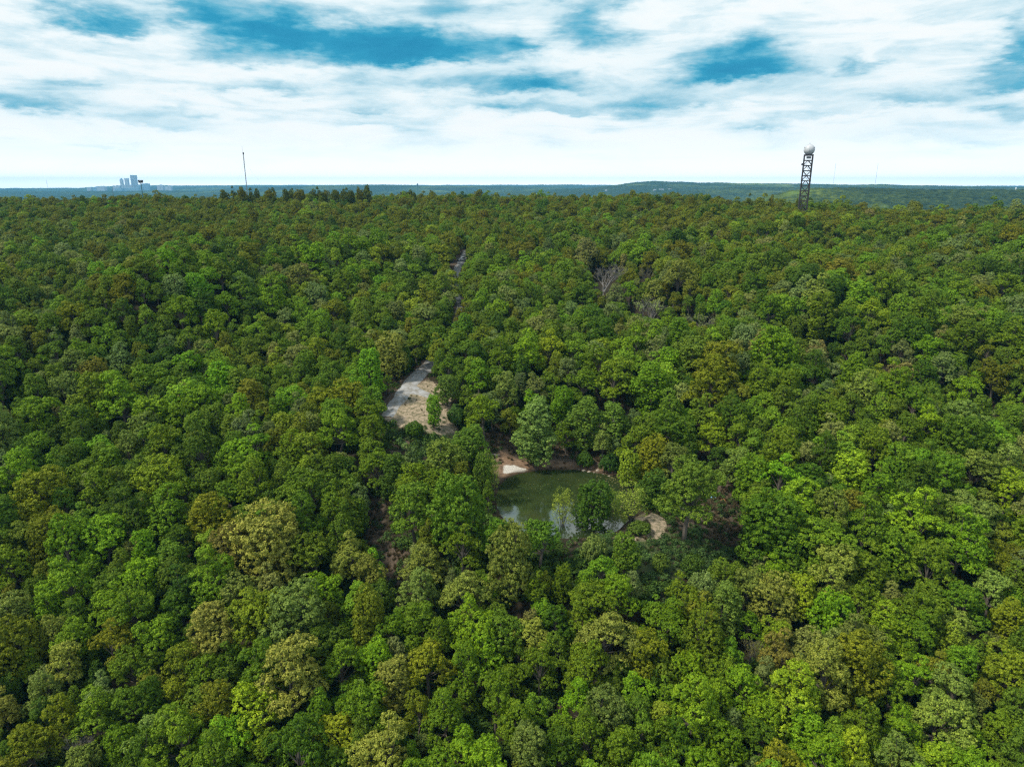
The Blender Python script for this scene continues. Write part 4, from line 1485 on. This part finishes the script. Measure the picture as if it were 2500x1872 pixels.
rockm = [blob_mesh('rock', M_ROCK, s_) for s_ in (1, 2, 3)]
ROCKS = [(1424, 1149, .75), (1438, 1153, .9), (1444, 1144, .5), (1452, 1156, .8), (1460, 1150, 1.0), (1472, 1160, .6), (1486, 1163, .55), (1413, 1147, .45), (1586, 1232, .6)]
RL = ['leftmost of the larger boulders on the far shore', 'flat boulder touching the water on the far shore', 'small stone behind the boulders on the far shore',
      'squat boulder between two others on the far shore', 'largest pale boulder on the far shore of the pond', 'small boulder right of the largest one on the far shore',
      'rightmost stone of the row on the far shore', 'little stone at the left end of the far shore row', 'single stone at the head of the sandy path']
for i, (a, b_, s_) in enumerate(ROCKS):
    p = up(a, b_)
    o = link('rock', rockm[i % 3])
    o.location = (p[0], p[1], p[2] + .1)
    o.scale = (s_ * .8, s_ * .6, s_ * .42)
    o.rotation_euler = (0, 0, i * 1.1)
    tag(o, RL[i], 'rock', 'stones on the pond shore')


def sheet(name, mat, p, w, d, seed):
    g = np.random.default_rng(seed)
    n = 7
    u = np.linspace(-.5, .5, n)
    U, V = np.meshgrid(u, u)
    zz = .08 + .28 * g.random((n, n)) * w * .3
    rough_ = 1 + g.normal(0, .1, (n, n))
    v = np.stack([(U * w * rough_).ravel(), (V * d * rough_).ravel(), zz.ravel()], 1)
    F = [(i * n + j, i * n + j + 1, (i + 1) * n + j + 1, (i + 1) * n + j) for i in range(n - 1) for j in range(n - 1)]
    me_ = mesh_np(name, v, F, 4, [mat])
    o_ = link(name, me_)
    o_.location = p
    o_.rotation_euler = (0, 0, seed)
    return o_


tag(sheet('tarpaulin', M_TARP, up(1742, 1213), 2.0, 1.5, 3), 'crumpled light blue tarpaulin on the brown clearing beside the wide spreading oak', 'tarpaulin')
for i, (a, b_, w, lb) in enumerate([(1736, 1296, .7, 'pale plastic bag on the bare ground below the blue tarpaulin'), (1096, 1005, .8, 'white litter on the right side of the sandy clearing'),
                                    (1101, 1010, .5, 'smaller white scrap next to the litter right of the sandy clearing'), (972, 1046, .35, 'tiny white scrap on the track below the gravel road'),
                                    (1668, 1316, .4, 'small white scrap in the grass below the wide spreading oak')]):
    tag(sheet('plastic_scrap', M_LITTER, up(a, b_), w, w * .7, 5 + i), lb, 'litter', 'scraps of white plastic lying about')
tag(sheet('cardboard_scrap', simple('orange_card', (.45, .22, .08), .8), up(1765, 1222), 1.6, .8, 11), 'orange-brown scrap lying right of the blue tarpaulin', 'litter')
# fallen grey log on the left bank
p = up(1206, 1112)
o = MB().tube([(-1.3, 0, .15), (0, .1, .22), (1.4, -.1, .15)], [.16, .2, .12], 7).build('fallen_log', M_WOOD)
o.location = p
tag(o, 'grey fallen log on the brown bank left of the blue-green cottonwood', 'log')

# ------------------------------------------------------------------ white pickup on the road
p = up(1129, 637)
truck = empty('pickup_truck', tuple(p), R(35))
tag(truck, 'white pickup truck with dark windows parked at the top of the gravel road', 'pickup truck')
mb = MB()
# side profile extruded (x forward)
prof = [(-2.75, .55), (-2.75, 1.15), (-.75, 1.18), (-.72, 1.15), (1.35, 1.15), (2.6, 1.0), (2.75, .8), (2.75, .5)]
n = len(prof)
vs = [(a, -.95, z) for a, z in prof] + [(a, .95, z) for a, z in prof]
mb.add(vs, [tuple(range(n - 1, -1, -1)), tuple(range(n, 2 * n))] + [(i, (i + 1) % n, (i + 1) % n + n, i + n) for i in range(n)])
mb.build('body', M_WHITE, truck)
cab = [(-.75, 1.19), (-.55, 1.86), (.65, 1.88), (1.35, 1.19)]
vs = [(a, -.9 + (.12 if z > 1.5 else 0), z) for a, z in cab] + [(a, .9 - (.12 if z > 1.5 else 0), z) for a, z in cab]
MB().add(vs, [(3, 2, 1, 0), (4, 5, 6, 7), (0, 1, 5, 4), (1, 2, 6, 5), (2, 3, 7, 6)]).build('cab', M_WHITE, truck)
for s_ in (-1, 1):
    MB().add([(-.5, s_ * .885, 1.25), (1.05, s_ * .885, 1.25), (.58, s_ * .80, 1.76), (-.42, s_ * .80, 1.74)], [(0, 1, 2, 3)]).add(
        [(-.5, s_ * .905, 1.25), (1.05, s_ * .905, 1.25), (.58, s_ * .82, 1.76), (-.42, s_ * .82, 1.74)], [(0, 1, 2, 3)]).build('side_window', M_GLASS, truck)
MB().box((1.04, 0, 1.52), (.04, 1.4, .55)).build('windscreen', M_GLASS, truck).rotation_euler = (0, 0, 0)
MB().box((-1.78, 0, 1.185), (1.75, 1.55, .03)).build('load_bed', M_STEEL, truck)
MB().box((2.78, 0, .55), (.12, 1.85, .22)).build('bumper', M_CHROME, truck)
for s_ in (-1, 1):
    MB().box((2.72, s_ * .72, .86), (.10, .34, .18)).build('headlight', M_CHROME, truck)
wheel = MB().tube([(0, -.13, 0), (0, .13, 0)], .40, 16).mesh('wheel', M_RUBBER)
rim = MB().tube([(0, -.14, 0), (0, .14, 0)], .22, 10).mesh('rim', M_CHROME)
for a in (-1.75, 1.75):
    for s_ in (-1, 1):
        w_ = link('wheel', wheel, truck)
        w_.location = (a, s_ * .86, .40)
        link('rim', rim, w_)

# ------------------------------------------------------------------ radar tower
TD = 452.0
tx0 = (1966 - 1250) * CP * TD / FPX
tz0 = float(gz(np.array([tx0]), np.array([TD]))[0]) - .3
ztop = CAM_Z + (HOR - 381) * TD / 1808.0 * 1.02
rt = empty('radar_tower', (tx0, TD, tz0), R(-19))
tag(rt, 'tall dark steel lattice tower carrying a white radar dome above the trees', 'radar tower')
Ht = ztop - tz0
hw = 2.45
NP = 15
ph = Ht / NP
leg = MB().tube([(0, 0, 0), (0, 0, Ht)], .34, 6).mesh('leg', M_STEEL)
rail = MB().box((0, 0, 0), (2 * hw, .30, .55)).mesh('rail', M_STEEL)
Lb = math.hypot(hw, ph)
brace = MB().tube([(0, 0, 0), (0, 0, Lb)], .17, 5).mesh('brace', M_STEEL)
for (sx, sy) in ((-1, -1), (1, -1), (1, 1), (-1, 1)):
    o = link('leg', leg, rt)
    o.location = (sx * hw, sy * hw, 0)
for k in range(1, NP + 1):
    for q_ in range(4):
        a = q_ * math.pi / 2
        o = link('rail', rail, rt)
        o.location = (math.sin(a) * hw, -math.cos(a) * hw, k * ph - .2)
        o.rotation_euler = (0, 0, a)
for k in range(NP - 1):
    for q_ in range(4):
        a = q_ * math.pi / 2
        inward = (k % 3 == 2)
        for s_ in (-1, 1):
            o = link('brace', brace, rt)
            # foot at a leg going up to the rail middle, or the reverse
            if not inward:
                loc = Vector((s_ * hw, -hw, k * ph))
                d = Vector((-s_ * hw, 0, ph)).normalized()
            else:
                loc = Vector((0, -hw, k * ph))
                d = Vector((s_ * hw, 0, ph)).normalized()
            ca, sa_ = math.cos(a), math.sin(a)
            rot = lambda v_: Vector((v_.x * ca - v_.y * sa_, v_.x * sa_ + v_.y * ca, v_.z))
            o.location = rot(loc)
            o.rotation_euler = rot(d).to_track_quat('Z', 'Y').to_euler()
flight = MB().box((0, 0, 0), (.9, .8, .12)).mesh('stair_flight', M_GREYSTEEL)
st = MB()
st.tube([(-1.2, -.3, 0), (1.2, -.3, ph)], .10, 4).tube([(-1.2, .3, 0), (1.2, .3, ph)], .10, 4)
for q_ in range(8):
    st.box((-1.2 + 2.4 * (q_ + .5) / 8, 0, ph * (q_ + .5) / 8), (.26, .6, .05))
stm = st.mesh('stair_flight', M_GREYSTEEL)
for k in range(NP - 1):
    o = link('stair_flight', stm, rt)
    o.location = (0, (.5 if k % 2 else -.5), k * ph)
    o.rotation_euler = (0, 0, 0 if k % 2 else math.pi)
MB().box((0, 0, Ht + .15), (2 * hw + .7, 2 * hw + .7, .3)).build('platform', M_STEEL, rt)
MB().box((.2, 0, Ht - 1.5), (2.6, 2.2, 1.3)).build('equipment_cabin', M_GREYSTEEL, rt)
rd = 3.25
prof = [(rd * math.cos(t_), rd * .97 + rd * math.sin(t_)) for t_ in np.linspace(-1.02, 1.55, 18)]
dome = MB().lathe(prof, (0, 0, Ht + .3 - rd * (.97 - math.sin(1.02)) + .05), 32).build('radome', M_RADOME, rt, smooth=True)
zc_d = Ht + .3 + .05 + rd * math.sin(1.02)
seam = MB()
for k in range(8):
    a = k * math.pi / 4
    pts = [((rd + .02) * math.cos(t_) * math.cos(a), (rd + .02) * math.cos(t_) * math.sin(a), zc_d + (rd + .02) * math.sin(t_)) for t_ in np.linspace(-1.0, 1.45, 14)]
    seam.tube(pts, .035, 4)
seam.build('panel_seams', M_GREYSTEEL, dome)
MB().tube([(0, 0, zc_d + rd - .1), (0, 0, zc_d + rd + .9)], .10, 5).build('lightning_rod', M_STEEL, rt)
for s_ in (-1, 1):
    MB().box((s_ * 2.9, -1.5, zc_d + 1.35), (.35, .35, .4)).build('obstruction_light', M_STEEL, rt)
o = MB().tube([(0, .25, 0), (0, -.35, 0)], .62, 12).build('dish_antenna', M_STEEL, rt)
o.location = (-hw - .85, -hw, Ht - 5.6)
MB().tube([(-hw, -hw, Ht - 5.6), (-hw - .8, -hw, Ht - 5.6)], .10, 5).build('antenna_bracket', M_STEEL, rt)
MB().tube([(-hw - .3, -hw, Ht - 4.6), (-hw - .3, -hw, Ht - 3.0)], .12, 5).build('whip_antenna', M_STEEL, rt)


# ------------------------------------------------------------------ masts
def at(px_, py_, D):
    """world point at depth D seen at that place near the horizon"""
    d = pix_dir(px_, py_)
    s_ = D / d[1]
    return np.array([d[0] * s_, D, CAM_Z + d[2] * s_])


def mast(name, px_, ytop, ybase, D, w, label, cat, mat, segs=0):
    b_ = at(px_, ybase, D)
    tpz = at(px_, ytop, D)[2]
    h = tpz - b_[2]
    e = empty(name, tuple(b_), 0)
    tag(e, label, cat)
    return e, h


# guyed lattice mast left of centre
e, h = mast('radio_mast', 604, 373, 474, 620, 0, 'slender grey radio mast standing above the crest left of centre', 'radio mast', M_GREYSTEEL)
r3 = [(0.34 * math.cos(k * 2.094), 0.34 * math.sin(k * 2.094)) for k in range(3)]
for k in range(3):
    MB().tube([(r3[k][0], r3[k][1], -8), (r3[k][0], r3[k][1], h)], .11, 5).build('mast_leg', M_GREYSTEEL, e)
mb = MB()
zz = 0
while zz < h - 1:
    for k in range(3):
        a, b_ = r3[k], r3[(k + 1) % 3]
        mb.tube([(a[0], a[1], zz), (b_[0], b_[1], zz + .9)], .05, 3, cap=False)
    zz += .9
o = mb.build('lacing', M_GREYSTEEL, e)
o['kind'] = 'stuff'
MB().box((.1, 0, h - .6), (.9, .8, 1.7)).build('antenna_panel', M_STEEL, e)
MB().tube([(-.2, 0, h), (-.5, 0, h + 5.2)], .06, 4).build('whip_antenna', M_GREYSTEEL, e)
for k in range(3):
    a = k * 2.094 + .5
    MB().tube([(0, 0, h * .8), (math.cos(a) * 22, math.sin(a) * 22, -6)], .02, 3).build('guy_wire', M_GREYSTEEL, e)

# monopole with antenna cluster in front of the city
e, h = mast('antenna_monopole', 347.5, 442, 472, 600, 0, 'short pole with black antenna cluster in front of the distant city towers', 'antenna pole', M_STEEL)
MB().tube([(0, 0, -8), (0, 0, h)], [.42, .30], 8).build('pole', simple('teal_paint', (.06, .15, .17), .5), e)
MB().lathe([(.9, 0), (1.4, .1), (1.4, .3), (.9, .4)], (0, 0, h - .6), 12).build('antenna_ring', M_STEEL, e)
pm = MB().box((0, 0, 0), (.35, .45, 2.3)).mesh('antenna_panel', M_STEEL)
for k in range(9):
    a = k * 6.283 / 9
    o = link('antenna_panel', pm, e)
    o.location = (math.cos(a) * 1.65, math.sin(a) * 1.65, h - .4)
    o.rotation_euler = (0, .12, a)

for (px_, yt, yb, D, lb) in ((117, 440, 462, 3200, 'very thin mast on the far left horizon'), (2034, 398, 452, 2300, 'faint thin mast just right of the radar tower'),
                             (2136, 400, 454, 2500, 'faint thin mast farther right of the radar tower'), (1229, 448, 462, 5000, 'tiny mast on the horizon near the centre'),
                             (276, 457, 472, 640, 'short pole on the crest left of the city towers')):
    e, h = mast('thin_mast', px_, yt, yb, D, 0, lb, 'radio mast', M_GREYSTEEL)
    wd = .055 * D / 900 + .03
    for k in range(3):
        MB().tube([(wd * 2 * math.cos(k * 2.094), wd * 2 * math.sin(k * 2.094), -6), (wd * 2 * math.cos(k * 2.094), wd * 2 * math.sin(k * 2.094), h)], wd * .6, 4).build('mast_leg', M_GREYSTEEL, e)
    mb = MB()
    for q_ in range(int(h / (wd * 10))):
        mb.tube([(-wd, 0, q_ * wd * 10), (wd, 0, (q_ + .7) * wd * 10)], wd * .25, 3, cap=False)
    if mb.v:
        o = mb.build('lacing', M_GREYSTEEL, e)
        o['kind'] = 'stuff'

# water towers
e, h = mast('water_tower', 2479, 458.5, 467, 4200, 0, 'small white column-shaped water tower at the right edge of the hills', 'water tower', M_WHITE)
MB().lathe([(3.2, -8), (2.9, h * .7), (3.3, h * .8), (3.3, h), (1.5, h + 1.5)], (0, 0, 0), 16).build('tank', M_WHITE, e, smooth=True)
MB().lathe([(1.0, h + 1.4), (1.0, h + 2.6)], (0, 0, 0), 8).build('vent_cap', M_GREYSTEEL, e)
e, h = mast('water_tower', 1020, 448, 462, 6500, 0, 'dark bulb-topped water tower tiny on the central horizon', 'water tower', M_STEEL)
MB().lathe([(1.6, -10), (1.2, h * .6), (2.0, h * .66)], (0, 0, 0), 10).build('stem', M_STEEL, e, smooth=True)
MB().lathe([(2.0, h * .62), (6, h * .7), (7, h * .82), (5, h * .95), (1, h)], (0, 0, 0), 14).build('tank', M_STEEL, e, smooth=True)

# power pole with cross-arm, right part of the wood
p = up(2098, 640)
e = empty('power_pole', tuple(p), R(20))
tag(e, 'pale wooden power pole with cross-arm poking out of the canopy on the right', 'power pole')
_, vv, _ = project(p[0], p[1], p[2] + np.linspace(5, 30, 200))
hp = float(np.linspace(5, 30, 200)[np.argmin(np.abs(vv - 607))])
MB().tube([(0, 0, -.5), (0, 0, hp)], [.22, .16], 8).build('pole', M_WOOD, e)
MB().box((0, .16, hp - .8), (3.6, .18, .22)).build('crossarm', M_WOOD, e)
MB().box((0, .16, hp - 1.9), (2.4, .16, .2)).build('crossarm', M_WOOD, e)
ins = MB().lathe([(.05, 0), (.12, .08), (.05, .16), (.12, .24), (.04, .34)], (0, 0, 0), 8).mesh('insulator', M_WHITE)
for a in (-1.6, -.7, .7, 1.6):
    o = link('insulator', ins, e)
    o.location = (a, .16, hp - .69)

# ------------------------------------------------------------------ the city on the horizon
CD = 11000.0
PPM = CD / (FPX / CP)      # metres per picture pixel there (depth corrected)


def city(name, x0, x1, ytop, ybase, label, mat, cat='skyscraper', shape='box', dd=0.0):
    D = CD + dd
    cxp = (x0 + x1) / 2
    b_ = at(cxp, ybase, D)
    tpz = at(cxp, ytop, D)[2]
    h = tpz - b_[2] + 60
    w = (x1 - x0) * D * CP / FPX
    e = empty(name, (b_[0], b_[1], b_[2] - 60), 0)
    tag(e, label, cat)
    if shape == 'dome':      # stepped shaft with round top
        MB().box((0, 0, h * .27), (w * 1.18, w * 1.2, h * .54)).build('podium', mat, e)
        MB().box((0, 0, h * .70), (w, w * .95, h * .40 - .1)).build('shaft', mat, e)
        MB().lathe([(w * .47, 0), (w * .45, h * .04), (w * .36, h * .075), (w * .18, h * .098), (w * .04, h * .105)], (0, 0, h * .895), 20).build('dome', M_TOWERGLASS, e, smooth=True)
    elif shape == 'flare':   # skirted base
        MB().box((0, 0, h * .74), (w, w, h * .48)).build('shaft', mat, e)
        MB().box((w * .12, 0, h * .25), (w * 1.5, w * 1.2, h * .499), taper=.76).build('base', mat, e)
        MB().box((0, 0, h * .98 + 4), (w * 1.03, w * 1.03, 6)).build('parapet', M_TOWERGLASS, e)
    elif shape == 'slab':
        MB().box((0, 0, h / 2), (w, w * .9, h)).build('shaft', mat, e)
        MB().box((0, 0, h + 5), (w * 1.02, w * .92, 9.8)).build('parapet', M_TOWERGLASS, e)
        fm = MB().box((0, 0, 0), (1.6, 1.2, h * .96)).mesh('facade_rib', M_TOWERGLASS)
        for k in range(7):
            o_ = link('facade_rib', fm, e)
            o_.location = ((k / 6 - .5) * w * .9, -w * .45 - .7, h * .49)
    else:
        MB().box((0, 0, h / 2), (w, w * .6, h)).build('wall', mat, e)
        MB().box((w * .1, 0, h + 2.5), (w * .35, w * .25, 5)).build('plant_room', M_TOWERGLASS, e)
    return e


city('office_tower', 325, 336.5, 429.5, 463, 'tallest flat-topped tower of the hazy city skyline', M_CONCRETE, shape='slab')
city('office_tower', 297, 303, 435, 463, 'round-topped slim tower at the left of the city skyline', M_CONCRETE, shape='dome', dd=150)
city('office_tower', 309, 316.5, 436.2, 463, 'flat-topped tower with flared base between the two other city towers', M_CONCRETE, shape='flare', dd=-100)
LOW = [(279, 296, 453.5, 'wide pale block at the left foot of the city towers', M_CONCRETE), (304, 311, 451.5, 'low block between round-topped and flared towers', M_CONCRETE),
       (317, 326, 452, 'low block between flared tower and tallest tower', M_CONCRETE), (324, 327, 444.5, 'narrow block touching the left side of the tallest tower', M_CONCRETE),
       (337, 343, 453, 'low block just right of the tallest tower', M_TOWERGLASS), (341, 350, 451, 'bluish block behind the antenna pole', M_TOWERGLASS), (350, 366, 448.5, 'wide blue block right of the antenna pole', M_TOWERGLASS),
       (386, 400, 452, 'lone pale block right of the city centre', M_CONCRETE), (240, 259, 455, 'long pale block left of the city centre', M_CONCRETE), (229, 243, 457, 'low bluish block at the far left of the city', M_TOWERGLASS),
       (214, 223, 457.5, 'small grey block at the left end of the city', M_CONCRETE), (283, 300, 460, 'low bluish row in front of the round-topped tower', M_TOWERGLASS), (300, 345, 459, 'long low bluish mass in front of the city towers', M_TOWERGLASS),
       (405, 420, 455, 'faint low block at the right end of the city', M_CONCRETE)]
for i, (a, b_, yt, lb, mt) in enumerate(LOW):
    city('city_block', a, b_, yt, 464, lb, mt, 'building', 'low', dd=-400 + (i * 137) % 500 - (600 if yt > 458 else 0))

# white buildings in the far valley
WB = [(1594, 1603, 463.5, 'small white shed left of the far valley farm buildings'), (1607, 1622, 462.8, 'long white building in the far valley below the hill'),
      (1629, 1640, 462.5, 'white building at the right end of the far valley group'), (1568, 1576, 478, 'pale roof just above the treeline below the hill'), (1476, 1483, 464.5, 'small pale building far left of the valley group')]
FZG = fz.reshape(nr, naz)


def far_hit(px_, py_):
    d = pix_dir(px_, py_)
    for s_ in np.arange(1500, 20000, 12.):
        P_ = d * s_
        r_h = math.hypot(P_[0], P_[1])
        i_ = (math.log(r_h) - math.log(930)) / (math.log(15900) - math.log(930)) * (nr - 1)
        j_ = (math.atan2(P_[0], P_[1]) + R(62)) / R(124) * (naz - 1)
        if P_[2] + CAM_Z < FZG[int(min(nr - 1, i_)), int(j_)]:
            return P_[0], P_[1], P_[2] + CAM_Z
    return None


for (a, b_, yt, lb) in WB:
    q_ = far_hit((a + b_) / 2, yt + 2.5)
    if q_ is None:
        continue
    w = (b_ - a) * q_[1] * CP / FPX * .75
    hb_ = 2.6 * q_[1] / 1808.0
    e = empty('farm_building', (q_[0], q_[1], q_[2]), 0)
    tag(e, lb, 'building')
    MB().box((0, 0, hb_ / 2 - 10), (w, w * .4, hb_ + 20)).build('wall', M_CONCRETE, e)
    MB().add([(-w * .52, -w * .22, hb_ + .05), (w * .52, -w * .22, hb_ + .05), (w * .52, w * .22, hb_ + .05), (-w * .52, w * .22, hb_ + .05), (-w * .52, 0, hb_ * 1.5), (w * .52, 0, hb_ * 1.5)],
             [(0, 1, 5, 4), (2, 3, 4, 5), (0, 4, 3), (1, 2, 5), (3, 2, 1, 0)]).build('roof', M_GREYSTEEL, e)
